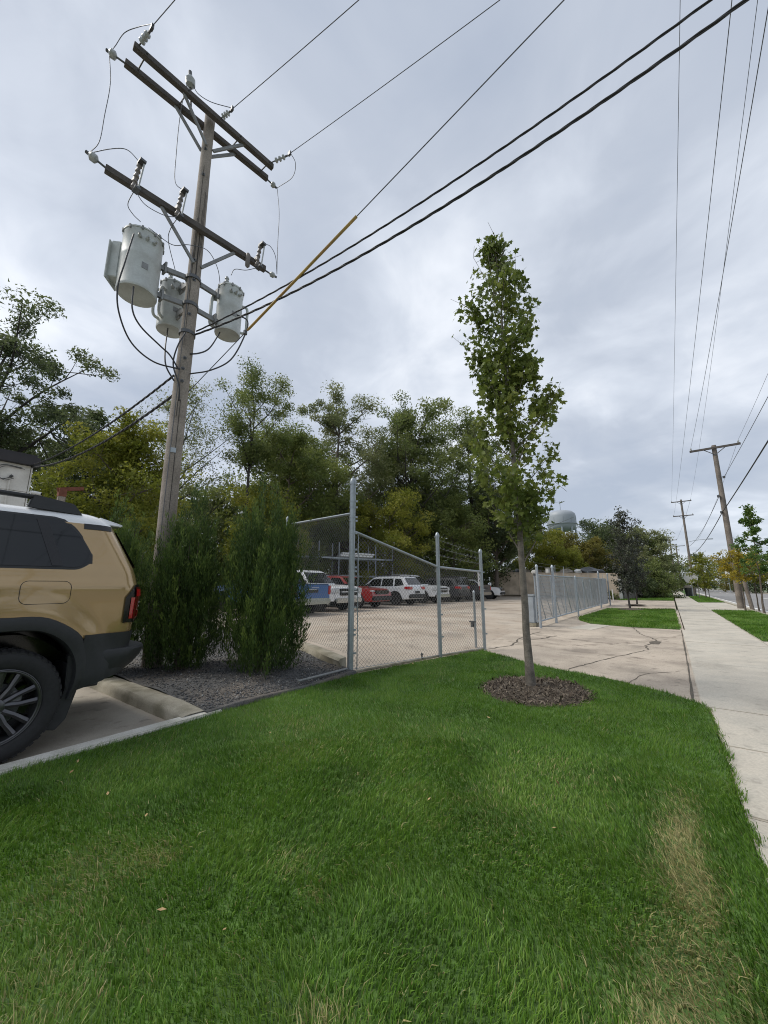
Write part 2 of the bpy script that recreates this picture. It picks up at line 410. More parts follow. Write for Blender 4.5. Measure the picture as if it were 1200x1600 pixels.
MB().prism([(-2.75, 13.3), (-2.05, 13.2), (-1.75, 15.0), (-2.4, 15.25)], -0.10, -0.012).build('patched_slab', M_walk, drv)

# faint worn tyre tracks and drips on the concrete
m = bpy.data.materials.new('tyre_track_stain'); m.use_nodes = True; t = m.node_tree; p = t.nodes['Principled BSDF']
p.inputs['Base Color'].default_value = (0.16, 0.135, 0.11, 1); p.inputs['Roughness'].default_value = 0.9
geo = N(t, 'ShaderNodeNewGeometry'); n_ = N(t, 'ShaderNodeTexNoise'); n_.inputs['Scale'].default_value = 3.5; n_.inputs['Detail'].default_value = 8
mr = N(t, 'ShaderNodeMapRange'); mr.inputs['From Min'].default_value = .42; mr.inputs['From Max'].default_value = .75; mr.inputs['To Max'].default_value = .42
t.links.new(geo.outputs['Position'], n_.inputs['Vector']); t.links.new(n_.outputs[0], mr.inputs['Value']); t.links.new(mr.outputs[0], p.inputs['Alpha'])
M_stain = m
for k, pts in enumerate(([(-5.5, 10.6), (-3.6, 9.6), (-1.8, 8.9), (0.1, 8.6)], [(-5.5, 12.3), (-3.6, 11.3), (-1.8, 10.6), (0.1, 10.3)], [(-3.0, 9.0), (-1.6, 9.9), (-.6, 11.4), (0.1, 13.4)])):
    ribbon('tyre_track', pts, 0.24, -0.0170 + .0006 * k, M_stain, drv, 20 + k, 0.1)

# sidewalk: separate slabs with recessed joints
walk = struct(MB().box((SWL + 0.015, -5, -0.25), (SWR - 0.015, 140, -0.045)).build('sidewalk', M_crack), 'pale concrete sidewalk along the street')
ys, y = [], -0.48 - 1.23 * 3
while y < 120:
    L = 1.232 if (y < 5.5 or y > 14.9) else 3.08
    ys.append((y, L)); y += L
rng0 = random.Random(4)
for y0, L in ys:
    if y0 > 75: continue
    x1 = SWR; x0 = SWL if not (5.5 < y0 < 14.8) else 0.125
    MB().box((x0, y0 + 0.008, -0.24), (x1, y0 + L - 0.008, -0.012 + rng0.uniform(-0.003, 0.003))).build('slab', M_walk, walk, bevel=0.008)
MB().box((SWL, ys[-1][0] - 45, -0.24), (SWR, 140, -0.014)).build('far_paving', M_walk, walk)

# street
kerb = MB()
kerb.box((3.25, -20, -0.3), (3.42, 300, 0.02)); struct(kerb.build('kerb', M_kerb, bevel=0.02), 'concrete kerb of the street')
road = struct(MB().box((3.42, -60, -0.4), (13.0, 400, -0.11)).build('road', M_road), 'grey street beyond the verge')
MB().box((3.43, -60, -0.3), (3.95, 400, -0.105)).build('gutter', M_walk, road)
MB().box((4.02, -60, -0.3), (4.16, 400, -0.1035)).build('edge_line', M_line, road)
for k in range(14): MB().box((8.15, 10 + k * 12, -0.3), (8.28, 13.5 + k * 12, -0.1035)).build('lane_dash', M_line, road)
struct(MB().box((13.0, -60, -0.3), (13.2, 400, 0.03)).build('kerb', M_kerb), 'far kerb across the street')
struct(MB().box((13.2, -60, -0.3), (60, 400, 0.015)).build('lawn', M_turf), 'grass across the street')
struct(MB().box((14.5, -60, -0.3), (16.0, 400, 0.03)).build('sidewalk', M_walk), 'sidewalk across the street')

# storage lot behind the fence: rises a little from the fence line
def xe(y): return -4.0 + (y - 4.58) * 0.231 if y < 7.95 else (-3.22 - min(1, (y - 7.95) / 4.0) * 0.42)
def ymin(x): return 4.62 + max(0.0, -4.0 - x) * 0.27
rows = []
for i in range(61):
    s = 1 - (1 - i / 60) ** 1.0; x0 = -36 + 32 * s; row = []
    for j in range(49):
        t = (j / 48) ** 1.6; y = ymin(x0) + t * (43.0 - ymin(x0)); x = x0 + s * (xe(y) + 4.0)
        d = max(0.0, xe(y) - x); q = min(1, d / 2.8); q = q * q * (3 - 2 * q)
        row.append((x, y, -0.026 + 0.15 * q))
    rows.append(row)
struct(MB().grid(rows).build('lot_pavement', M_lot, smooth='all'), 'pale concrete storage lot behind the fence')
struct(MB().box((-60, 3, -0.4), (-36.1, 60, 0.10)).build('terrain', M_earth), 'bare ground left of the storage lot')
struct(MB().prism([(-36, 42.9), (-4.2, 42.9), (-4.2, 44.4), (-36, 43.6)], -0.3, 0.30).build('terrain', M_earth), 'strip of earth at the foot of the tan wall')

# parking bay, edging strip, kerb and gravel bed
PARKZ = -0.045
struct(MB().box((-30, -30, -0.3), (-3.955, 2.08, PARKZ)).build('parking_lot', M_park), 'concrete parking bay under the tan car')
edg = struct(MB().box((-4.0, -6, -0.3), (-3.86, 2.46, 0.028)).build('edging_strip', M_kerbw, bevel=0.012), 'pale concrete edging between lawn and parking bay')
P = []
prof = [(2.06, -0.2), (2.075, 0.02), (2.085, 0.05), (2.105, 0.070), (2.15, 0.078), (2.25, 0.078), (2.30, 0.072), (2.33, 0.04), (2.33, -0.2)]
rg = random.Random(8)
for i in range(60):
    x = -3.94 - i * 0.14
    k = 1 if i > 2 else (0.35 + 0.22 * i)
    P.append([(x, yy + rg.uniform(-.004, .004), (zz_ if zz_ < 0 else 0.02 + (zz_ - 0.02) * k) + rg.uniform(-.004, .004)) for yy, zz_ in prof])
struct(MB().grid(P).build('kerb', M_kerb, smooth=True), 'thick weathered concrete kerb at the back of the parking bay')
GRAV = [(-3.90, 2.38), (-3.94, 4.60), (-5.0, 4.86), (-7.5, 5.5), (-14, 7.2), (-14, 2.38)]
def gravz(x, y):
    return 0.035 + 0.05 * np.clip((-3.9 - x) / 1.2, 0, 1) + 0.05 * np.clip((y - 2.6) / 1.5, 0, 1) * np.clip((-3.9 - x) / 1.5, 0, 1)
rows = []
for i in range(41):
    x = -3.885 - 10 * (i / 40) ** 1.5; row = []
    if i == 0: rows.append([(x + .004, 2.30 + 2.30 * j / 16, -.06) for j in range(17)])
    ytop = 4.60 + max(0, -3.94 - x) * 0.258
    for j in range(17):
        y = 2.30 + (ytop - 2.30) * j / 16
        row.append((x, y, float(gravz(np.array([x]), np.array([y]))[0]) + 0.012 * math.sin(x * 5.1 + y * 3.3)))
    rows.append(row)
struct(MB().grid(rows).build('gravel_bed', M_gravelbed, smooth='all'), 'dark gravel bed under the junipers')
# loose stones
rs = np.random.RandomState(5)
n = 15000
sx = -3.95 - 4.6 * rs.rand(n) ** 1.4; sy = 2.33 + rs.rand(n) * 3.0
k = sy < 4.60 + (-3.94 - sx) * 0.258 - 0.03; sx, sy = sx[k], sy[k]; n = len(sx)
sz = gravz(sx, sy) + 0.012 * np.sin(sx * 5.1 + sy * 3.3) + 0.004
octv = np.array([[1, 0, 0], [0, 1, 0], [-1, 0, 0], [0, -1, 0], [0, 0, .7], [0, 0, -.7]], float)
octf = np.array([[0, 1, 4], [1, 2, 4], [2, 3, 4], [3, 0, 4], [1, 0, 5], [2, 1, 5], [3, 2, 5], [0, 3, 5]])
def scatter(tv, tf, C_, S_, rs):
    n = len(C_); A = rs.rand(n) * 2 * PI; B = rs.randn(n) * 0.5
    V = tv[None] * (1 + 0.35 * rs.randn(n, len(tv), 1)) * S_[:, None, None] * (1 + 0.3 * rs.randn(n, 1, 3))
    ca, sa = np.cos(A)[:, None], np.sin(A)[:, None]; cb, sb = np.cos(B)[:, None], np.sin(B)[:, None]
    x, y, z = V[..., 0], V[..., 1], V[..., 2]
    x, z = x * cb - z * sb, x * sb + z * cb
    x, y = x * ca - y * sa, x * sa + y * ca
    V = np.stack([x, y, z], -1) + C_[:, None, :]
    F = tf[None] + (np.arange(n) * len(tv))[:, None, None]
    return V.reshape(-1, 3), F.reshape(-1, 3)
V, F = scatter(octv, octf, np.stack([sx, sy, sz], 1), 0.006 + 0.010 * rs.rand(n) ** 3, rs)
M_stone = leaf_mat('gravel_stone', [(0.05, 0.052, 0.055), (0.095, 0.097, 0.10), (0.13, 0.132, 0.135), (0.15, 0.13, 0.105), (0.36, 0.36, 0.35)], trans=0.0, rough=0.85)
tn = np.repeat(rs.rand(n) ** 1.4, 6)
stuff(link('gravel', np_mesh('gravel', V, F, M_stone, {'tint': tn})), 'loose dark blue grey gravel in the juniper bed', 'gravel')

# concrete wall stub by the corner post, holding the lot above the gravel
def lfence(t): return (-4.0 - 0.963 * t, 4.60 + 0.27 * t)
P = []
rg = random.Random(12)
for i in range(26):
    t = 0.22 + i * 0.32; x, y = lfence(t); j = lambda: rg.uniform(-0.012, 0.012)
    top = 0.21 + 0.02 * t; k = 1.0 if i > 2 else 0.80 + 0.07 * i
    P.append([(x + 0.05 + j(), y - 0.13 + (0.05 if i < 3 else 0) + j(), -0.1), (x + 0.03 + j(), y - 0.11 + (0.05 if i < 2 else 0) + j(), 0.10 * k), (x + 0.02 + j(), y - 0.09 + j(), (top - .03) * k), (x, y - 0.05 + j(), top * k), (x - 0.02, y + 0.10, top * k + 0.01), (x - 0.02, y + 0.13, -0.1)])
mb = MB().grid(P); n0 = len(P[0]); mb.f.append(tuple(range(n0)))
o = mb.build('retaining_kerb', M_kerb, smooth=True)
tag(o, 'broken concrete retaining kerb between gravel bed and storage lot', 'retaining wall')

# mulch ring under the maple
MULCH = (-1.50, 5.24, 0.62, 0.70)
a = [2 * PI * i / 36 for i in range(36)]; rg = random.Random(3)
mulch_poly = [(MULCH[0] + math.cos(t) * MULCH[2] * rg.uniform(.9, 1.08), MULCH[1] + math.sin(t) * MULCH[3] * rg.uniform(.9, 1.08)) for t in a]
mb = MB()
cz = 0.034
mb.add([(x, y, 0.004) for x, y in mulch_poly] + [(MULCH[0] + (x - MULCH[0]) * .55, MULCH[1] + (y - MULCH[1]) * .55, 0.022) for x, y in mulch_poly] + [(MULCH[0], MULCH[1], cz)],
       [(i, (i + 1) % 36, 36 + (i + 1) % 36, 36 + i) for i in range(36)] + [(36 + i, 36 + (i + 1) % 36, 72) for i in range(36)])
o = mb.build('mulch_bed', M_mulch, smooth='all'); struct(o, 'low mound of mulch round the young maple')
rs = np.random.RandomState(9); n = 4200
q = np.sqrt(rs.rand(n)) * 1.02 + .10 * rs.rand(n) ** 4; t = rs.rand(n) * 2 * PI
cx, cy = MULCH[0] + q * np.cos(t) * MULCH[2], MULCH[1] + q * np.sin(t) * MULCH[3]
chipv = np.array([[-1, -.22, 0], [1, -.16, 0], [1, .2, 0.02], [-1, .16, 0.02], [-.9, 0, .12], [.9, 0, .14]], float)
chipf = np.array([[0, 1, 5], [0, 5, 4], [1, 2, 5], [2, 3, 4], [2, 4, 5], [3, 0, 4]])
V, F = scatter(chipv, chipf, np.stack([cx, cy, 0.012 + 0.022 * np.clip(1 - q ** 1.3, 0, 1)], 1), 0.010 + 0.030 * rs.rand(n) ** 2, rs)
M_chip = leaf_mat('mulch_chip', [(0.035, 0.027, 0.02), (0.07, 0.053, 0.038), (0.11, 0.088, 0.064), (0.24, 0.20, 0.15)], trans=0.0, rough=0.9)
stuff(link('mulch_chips', np_mesh('mulch_chips', V, F, M_chip, {'tint': np.repeat(rs.rand(n), 6)})), 'brown bark chips heaped round the young maple trunk', 'mulch')

# ------------------------------------------------------------------ grass blades
M_grass = leaf_mat('grass_blade', [(0.04, 0.1, 0.01), (0.076, 0.182, 0.016), (0.116, 0.252, 0.022), (0.185, 0.295, 0.045), (0.13, 0.23, 0.085)], trans=0.30, rough=0.5, dry=(0.46, 0.39, 0.19))
def dry_field(x, y):
    wob = 0.10 * (vnoise(x, y, 0.22, 31) - .5)
    strip = np.exp(-(((x + 0.10 + 0.05 * (3.3 - y) * 0 + wob) / (0.075 + .035 * np.clip(3.2 - y, 0, 2))) ** 2)) * np.clip((3.45 - y) / 0.5, 0, 1) * np.clip((y - 0.2) / .5, 0, 1)
    strip = 1.15 * strip * (0.55 + 0.9 * vnoise(x, y, 0.16, 32))
    d = strip
    for px, py, rr, aa in ((-2.12, 1.04, .10, .9), (-1.58, 1.42, .10, .6), (-2.2, 0.78, .22, .45), (-1.34, 1.36, .05, .6), (-1.0, 2.35, .35, .30), (-0.95, 1.0, .10, .8), (-1.75, 0.55, .2, .5), (-2.7, 2.5, .5, .22), (-1.9, 3.2, .5, .18), (-0.75, 3.1, .3, .2)):
        d = d + .6 * aa * np.exp(-(((x - px) ** 2 + (y - py) ** 2) / rr ** 2)) * (0.5 + vnoise(x, y, 0.08, 33))
    d = d * 0.85 + 0.10 * np.clip(vnoise(x, y, 0.55, 34) - 0.55, 0, 1) * 2 + 0.012
    return d
def blades(poly, dens, seed, h0, h1, w0, lean, y0=None, y1=None, hole=None, jag=0.0, simple=False, name='grass', label='', zb=0.0):
    rs = np.random.RandomState(seed)
    xs, ys_ = [p[0] for p in poly], [p[1] for p in poly]
    bx0, bx1, by0, by1 = min(xs) - .06, max(xs) + .06, max(min(ys_) - .06, y0 if y0 is not None else -1e9), min(max(ys_) + .06, y1 if y1 is not None else 1e9)
    dmax = max(dens(np.array([d_]))[0] for d_ in (0.5, 1, 2, 3, 5, 8, 15, 30, 60))
    n = int((bx1 - bx0) * (by1 - by0) * dmax)
    x = bx0 + rs.rand(n) * (bx1 - bx0); y = by0 + rs.rand(n) * (by1 - by0)
    d = np.hypot(x, y)
    k = rs.rand(n) < dens(d) / dmax; x, y, d = x[k], y[k], d[k]
    jx = jag * (vnoise(x, y, 0.09, seed + 7) - .5 + .6 * rs.randn(len(x)) * .5); jy = jag * (vnoise(x, y, 0.09, seed + 8) - .5 + .6 * rs.randn(len(x)) * .5)
    k = inside(poly, x + jx, y + jy)
    if hole is not None: k &= ~(inside(hole, x + jx * .9, y + jy * .9) & (rs.rand(len(x)) > 0.012))
    x, y, d = x[k], y[k], d[k]; n = len(x)
    fld = vnoise(x, y, 0.45, seed + 1); fl2 = vnoise(x, y, 0.14, seed + 2)
    dry_p = dry_field(x, y)
    isdry = rs.rand(n) < dry_p
    h = (h0 + (h1 - h0) * rs.rand(n) ** 1.3) * (0.72 + 0.5 * fl2) * np.where(isdry, 0.85, 1.0) * np.clip(1.02 - 0.15 * dry_p, .7, 1.1)
    wd = w0 * (0.6 + 0.6 * rs.rand(n) + 0.9 * (rs.rand(n) < .06)) * (1 + 0.10 * np.clip(d - 2.0, 0, 10))
    az = 2 * PI * rs.rand(n)
    laz = 2 * PI * vnoise(x, y, 0.7, seed + 3) * 1.3 + rs.randn(n) * 0.9
    ln = lean * (0.3 + 0.9 * rs.rand(n)) * np.where(isdry, 1.7, 1.0) * h
    lx, ly = np.cos(laz) * ln, np.sin(laz) * ln
    wx, wy = np.cos(az) * wd / 2, np.sin(az) * wd / 2
    z0 = np.full(n, -0.004 + zb)
    tint = np.clip(0.42 + 0.50 * (fld - .5) + 0.30 * (fl2 - .5) + 0.19 * rs.randn(n), 0.0, 1.0)
    tint = np.clip(tint + 0.07 * np.sin(2 * PI * (x * .95 + y * .30 + .1 * fld) / .95), 0, 1)
    dryv = np.where(isdry, 0.55 + 0.45 * rs.rand(n), 0.06 * rs.rand(n) + 0.14 * np.clip(dry_p, 0, 1))
    zt3 = 1.0 - .12 * rs.rand(n)
    def simple_b(k):
        V = np.stack([np.stack([(x - wx)[k], (y - wy)[k], z0[k]], 1), np.stack([(x + wx)[k], (y + wy)[k], z0[k]], 1), np.stack([(x + lx)[k], (y + ly)[k], (zb + h)[k]], 1)], 1)
        return V.reshape(-1, 3), np.array([[0, 1, 2]]), 3
    def full_b(k):
        V = np.stack([np.stack([(x - wx)[k], (y - wy)[k], z0[k]], 1), np.stack([(x + wx)[k], (y + wy)[k], z0[k]], 1),
                      np.stack([(x + wx * .75 + lx * .32)[k], (y + wy * .75 + ly * .32)[k], (zb + h * .62)[k]], 1), np.stack([(x - wx * .75 + lx * .32)[k], (y - wy * .75 + ly * .32)[k], (zb + h * .62)[k]], 1),
                      np.stack([(x + lx * 1.15)[k], (y + ly * 1.15)[k], (zb + h * zt3)[k]], 1)], 1)
        return V.reshape(-1, 3), np.array([[0, 1, 2], [0, 2, 3], [3, 2, 4]]), 5
    near = np.zeros(n, dtype=bool) if simple else d < 3.6
    Vs, Ts, A1, A2, o = [], [], [], [], 0
    for k, fn in ((near, full_b), (~near, simple_b)):
        if not k.any(): continue
        V, F, kv = fn(k); m_ = int(k.sum())
        Vs.append(V); Ts.append((F[None] + (np.arange(m_) * kv)[:, None, None]).reshape(-1, 3) + o); A1.append(np.repeat(tint[k], kv)); A2.append(np.repeat(dryv[k], kv)); o += len(V)
    me = np_mesh(name, np.concatenate(Vs), np.concatenate(Ts), M_grass, {'tint': np.concatenate(A1), 'dry': np.concatenate(A2)})
    return stuff(link(name, me), label, 'grass')
LAWN_G = [(min(max(x_, -3.905), 0.225) if x_ < 0 else x_ + 0.03, y_) for x_, y_ in LAWN]
blades(LAWN_G, lambda d: np.interp(d, [0, 2.2, 4, 6, 9], [19000, 18000, 10500, 7000, 4800]), 11, 0.017, 0.045, 0.0042, 0.72, y0=-0.9, hole=mulch_poly, jag=0.05,
       label='green lawn with a straw coloured dead strip beside the sidewalk')
blades(ISLAND, lambda d: np.interp(d, [0, 15, 30], [1500, 1500, 900]), 12, 0.035, 0.075, 0.008, 0.6, jag=0.08, simple=True, label='green grass on the island between the driveways')
blades(VERGE1, lambda d: np.interp(d, [0, 15, 30], [1500, 1500, 900]), 13, 0.035, 0.075, 0.008, 0.6, jag=0.10, simple=True, label='green grass of the verge round the wooden pole')
blades(VERGE2, lambda d: np.interp(d, [0, 40, 60, 61], [500, 500, 250, 0]), 14, 0.04, 0.08, 0.02, 0.6, jag=0.10, simple=True, label='green grass of the verge beyond the second driveway')
blades(FENCEGRASS, lambda d: np.interp(d, [0, 40, 60, 61], [350, 350, 200, 0]), 15, 0.04, 0.10, 0.02, 0.6, jag=0.10, simple=True, label='green grass along the old board fence')
# fallen leaves on the lawn
for i, (x, y, s, z, lab) in enumerate(((-1.34, 1.36, .035, .045, 'curled brown dead leaf standing up in the grass'), (-3.40, 1.06, .028, .04, 'small tan fallen leaf beside the edging strip'), (-0.70, 2.80, .03, .06, 'thin yellow fallen leaf upright in the grass'))):
    mb = MB().add([(0, 0, 0), (.5, -.25, .25), (1.2, 0, .35), (.5, .28, .3), (.5, 0, .1)], [(0, 1, 4), (1, 2, 4), (2, 3, 4), (3, 0, 4)])
    mb.v = [(a_ * s, b_ * s, c_ * s) for a_, b_, c_ in mb.v]
    o = mb.build('fallen_leaf', mat('dead_leaf', (0.33, 0.20, 0.09), 0.8)); o.location = (x, y, z); o.rotation_euler = (0.2 * i, -0.7 * (i != 1), i * 2.1)
    tag(o, lab, 'leaf', 'fallen leaves')

rg = random.Random(77)
lm_ = MB().add([(0, 0, 0), (.5, -.28, .12), (1.1, 0, .25), (.5, .3, .16), (.5, 0, .02)], [(0, 1, 4), (1, 2, 4), (2, 3, 4), (3, 0, 4)]).mesh('fallen_leaf', mat('dry_leaf', (0.36, 0.25, 0.12), 0.8))
for i in range(22):
    x, y = rg.uniform(-3.6, 0.1), rg.uniform(0.7, 5.8)
    o = link('fallen_leaf', lm_, None, (x, y, .034), (rg.uniform(-.5, .5), rg.uniform(-.6, .3), rg.uniform(0, 6.3))); k = rg.uniform(.016, .034); o.scale = (k, k, k)
    tag(o, 'small dry leaf lying loose in the lawn grass', 'leaf', 'small dry leaves in the grass')

# ================================================================== VEGETATION
RH = np.array([[0, 0, 0], [.42, .32, .06], [1, 0, 0.0], [.42, -.32, .06]]); RHF = np.array([[0, 1, 2], [0, 2, 3]])
TL = np.array([[0, .28, 0], [0, -.28, 0.05], [1, 0, 0.0]]); TLF = np.array([[0, 1, 2]])
_ml = [(0, 0), (.16, -.10), (.10, -.46), (.34, -.30), (.62, -.56), (.58, -.20), (.80, -.20), (1.0, 0), (.80, .20), (.58, .20), (.62, .56), (.34, .30), (.10, .46), (.16, .10)]
MAPLE = np.array([(x, y, 0.10 * abs(y) - 0.10 * x * x) for x, y in _ml] + [(.38, 0, 0)]); MAPLEF = np.array([[14, i, (i + 1) % 14] for i in range(14)])
def leaves(C_, S_, rs, tv=RH, tf=RHF, up=0.0, D_=None, droop=0.0, spread=1.0):
    """leaf faces at points C_, sizes S_; D_ main directions (optional)"""
    n = len(C_)
    d = rs.randn(n, 3) * spread
    if D_ is not None: d = d * 0.6 + D_
    d[:, 2] += up - droop
    d /= np.linalg.norm(d, axis=1, keepdims=True) + 1e-9
    u = rs.randn(n, 3); u -= d * (u * d).sum(1, keepdims=True); u /= np.linalg.norm(u, axis=1, keepdims=True) + 1e-9
    w_ = np.cross(d, u)
    V = C_[:, None, :] + S_[:, None, None] * (tv[None, :, 0:1] * d[:, None] + tv[None, :, 1:2] * u[:, None] + tv[None, :, 2:3] * w_[:, None])
    F = tf[None] + (np.arange(n) * len(tv))[:, None, None]
    return V.reshape(-1, 3), F.reshape(-1, 3)

GB, GF = 'trees behind the storage lot', 'trees at the far end of the street'
def tree(name, label, x, y, H, rad, z0, lm, leafm_n, leaf=0.20, seed=1, bark=None, trunk_r=None, limbs=14, clump=0.55, group=None, openness=0.0,
         shape='round', lean=(0, 0), subs=5, zbase=0.0, cat='tree', trunk_share=0.8, upw=0.7, n_sides=6):
    """tapered trunk, limbs and twigs, and leaf faces in clumps at the twig ends; crown between z0 and H within radius rad"""
    rs = np.random.RandomState(seed); rg = random.Random(seed)
    bark = bark or M_bark; trunk_r = trunk_r or 0.016 * H + 0.05
    t_ = thing(name, label, cat, (x, y, zbase), 0, group)
    mb = MB()
    ht = H * trunk_share
    tp = []
    wx = wy = 0.0
    nseg = 9
    for i in range(nseg + 1):
        f = i / nseg
        wx += rg.uniform(-1, 1) * H * 0.008; wy += rg.uniform(-1, 1) * H * 0.008
        tp.append(Vector((wx + lean[0] * f * f, wy + lean[1] * f * f, ht * f - (0.15 if i == 0 else 0))))
    mb.tube(tp, [trunk_r * (1.25 if i == 0 else 1 - 0.85 * (i / nseg)) for i in range(nseg + 1)], n_sides + 2, caps=False)
    def tat(z):
        f = min(max(z / ht, 0), 1) * nseg; i = min(int(f), nseg - 1); return tp[i].lerp(tp[i + 1], f - i)
    def env(zf):
        if shape == 'round': return math.sqrt(max(0.02, 1 - (2 * zf - 0.95) ** 2))
        if shape == 'dome': return (0.62 + 0.95 * zf) if zf < .4 else math.sqrt(max(.04, 1 - ((zf - .4) / .6) ** 2.8))
        if shape == 'top': return 0.35 + 0.65 * math.sin(min(1, zf * 1.15) * PI * 0.5) if zf < .8 else max(.15, (1 - zf) * 4.2)
        if shape == 'cone': return max(0.06, 1.0 - zf) * (0.6 + 0.4 * min(1, zf * 5))
        if shape == 'bush': return math.sqrt(max(0.03, 1 - zf ** 2.2))
        return 1
    cl = []
    for i in range(limbs):
        zf = (i + rg.uniform(0.1, 0.9)) / limbs
        az = i * 2.4 + rg.uniform(-.5, .5)
        rr = rad * env(zf) * rg.uniform(0.72, 1.08)
        ez = z0 + (H - z0) * zf
        sz = max(0.12 * H * rg.uniform(.6, 1), min(ht * 0.97, ez - rr * upw * rg.uniform(.7, 1.2)))
        if shape in ('bush',): sz = max(0.05, min(ht, ez * rg.uniform(.1, .5)))
        s = tat(sz); e_ = tat(ez) + Vector((math.cos(az) * rr, math.sin(az) * rr, 0)); e_.z = ez
        mid = s.lerp(e_, 0.5) + Vector((0, 0, -0.06 * rr)) + Vector((rg.uniform(-1, 1), rg.uniform(-1, 1), rg.uniform(-.5, .5))) * rr * 0.10
        pth = smooth_path([s, mid, e_], 4)
        r0 = trunk_r * 0.42 * (1 - 0.55 * zf)
        mb.tube(pth, [max(0.012, r0 * (1 - 0.82 * k / (len(pth) - 1))) for k in range(len(pth))], n_sides - 1, caps=False)
        cl.append((e_, 1.0))
        for k in range(subs + 3):
            f = rg.uniform(0.30, 0.98); b = pth[min(len(pth) - 1, int(f * (len(pth) - 1)))]
            off = Vector((rg.gauss(0, 1), rg.gauss(0, 1), rg.gauss(0.25, .7))); off = off.normalized() * rr * rg.uniform(0.25, 0.55)
            q = b + off
            q.z = min(q.z, H * 1.0)
            mb.tube([b, b.lerp(q, .5) + Vector((0, 0, -.03 * rr)), q], [max(0.008, r0 * .32), max(.007, r0 * .2), 0.006], 4, caps=False)
            cl.append((q, rg.uniform(.6, 1.0)))
    mb.build('trunk', bark, t_, smooth='all')
    cl = [c for c in cl if rg.random() > openness]
    nl = int(leafm_n * (3.3 if group == GB else 0.9 if group == GF else 1.5)) // max(1, len(cl)) + 1
    Cc = np.array([list(c[0]) for c in cl]); sc = np.array([c[1] for c in cl])
    n = nl * len(cl)
    idx = np.repeat(np.arange(len(cl)), nl)
    g = rs.randn(n, 3); g /= np.linalg.norm(g, axis=1, keepdims=True); g *= (rs.rand(n, 1) ** 0.5)
    g *= np.array([1, 1, .72])
    cs = clump * rad * 0.34 * sc * (0.7 + .6 * rs.rand(len(cl)))
    Pp = Cc[idx] + g * cs[idx][:, None]
    Pp[:, 2] = np.maximum(Pp[:, 2], 0.06)
    ct = rs.rand(len(cl))
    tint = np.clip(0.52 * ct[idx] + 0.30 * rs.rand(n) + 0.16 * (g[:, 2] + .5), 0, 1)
    tv, tf = (TL, TLF) if group == GB else (RH, RHF)
    V, F = leaves(Pp, leaf * (.90 if group == GB else .98) * (0.6 + 0.7 * rs.rand(n)), rs, tv, tf, droop=0.15)
    link('crown', np_mesh('crown', V, F, lm, {'tint': np.repeat(tint, len(tv))}), t_)
    return t_

L_olive = leaf_mat('olive_foliage', [(0.078, 0.108, 0.03), (0.136, 0.178, 0.046), (0.205, 0.245, 0.064), (0.29, 0.31, 0.09)])
L_dark = leaf_mat('dark_foliage', [(0.053, 0.074, 0.037), (0.083, 0.113, 0.048), (0.124, 0.155, 0.064), (0.172, 0.201, 0.086)])
L_mid = leaf_mat('mid_green_foliage', [(0.076, 0.108, 0.032), (0.132, 0.172, 0.051), (0.201, 0.239, 0.074), (0.270, 0.293, 0.103)])
L_yel = leaf_mat('yellow_green_foliage', [(0.110, 0.137, 0.019), (0.184, 0.210, 0.027), (0.273, 0.284, 0.042), (0.378, 0.347, 0.074)])
L_pale = leaf_mat('pale_green_foliage', [(0.116, 0.143, 0.061), (0.176, 0.204, 0.086), (0.242, 0.264, 0.116), (0.330, 0.330, 0.165)])
L_brown = leaf_mat('yellow_brown_foliage', [(0.095, 0.09, 0.022), (0.155, 0.145, 0.03), (0.215, 0.19, 0.042), (0.29, 0.235, 0.06)])
L_purple = leaf_mat('purple_green_foliage', [(0.03, 0.032, 0.03), (0.048, 0.054, 0.042), (0.072, 0.082, 0.054), (0.105, 0.115, 0.062)], trans=0.2)
L_gold = leaf_mat('golden_foliage', [(0.2, 0.2, 0.03), (0.34, 0.29, 0.04), (0.48, 0.38, 0.045), (0.58, 0.44, 0.05)])
L_ging = leaf_mat('ginkgo_foliage', [(0.046, 0.098, 0.023), (0.085, 0.163, 0.036), (0.130, 0.215, 0.046), (0.260, 0.286, 0.052)])
L_maple = leaf_mat('maple_foliage', [(0.067, 0.099, 0.019), (0.119, 0.164, 0.030), (0.184, 0.227, 0.045), (0.292, 0.313, 0.081)], trans=0.42)
tree('tall_tree', 'tall dark tree spreading open branches above the white building', -24.6, 2.8, 14.6, 4.5, 8.2, L_dark, 7500, 0.17, 21, M_barkd, 0.30, 17, 0.46, GB, 0.12, 'round', subs=6, upw=1.1)
tree('dense_tree', 'dark dense tree behind the corner of the white building', -29.1, 7.2, 12.0, 3.5, 3.0, L_dark, 9500, 0.24, 22, M_barkd, limbs=22, clump=0.8, group=GB, subs=6, shape='dome')
tree('leafy_tree', 'yellow green leafy tree behind the wooden pole and left juniper', -17.6, 6.2, 8.3, 2.3, 0.9, L_yel, 12500, 0.15, 23, limbs=24, clump=0.85, group=GB, subs=6, shape='dome')
tree('thin_tree', 'thin sparse tree with bare twigs behind the utility pole', -23.8, 10.5, 14.6, 3.5, 5.0, L_pale, 3600, 0.15, 24, M_barkd, 0.17, 18, 0.75, GB, 0.15, 'round', subs=7, upw=1.2)
tree('tree_of_heaven', 'tall dark stemmed tree with leaf tufts high on forked branches', -20.0, 13.2, 15.4, 2.9, 9.4, L_mid, 4800, 0.15, 25, M_barkd, 0.17, 13, 0.75, GB, 0.1, 'top', subs=5, upw=1.6)
tree('olive_tree', 'olive yellow tree rising behind the tallest juniper', -20.9, 17.0, 12.2, 3.3, 2.0, L_olive, 10000, 0.20, 26, limbs=22, clump=0.8, group=GB, subs=6, shape='dome')
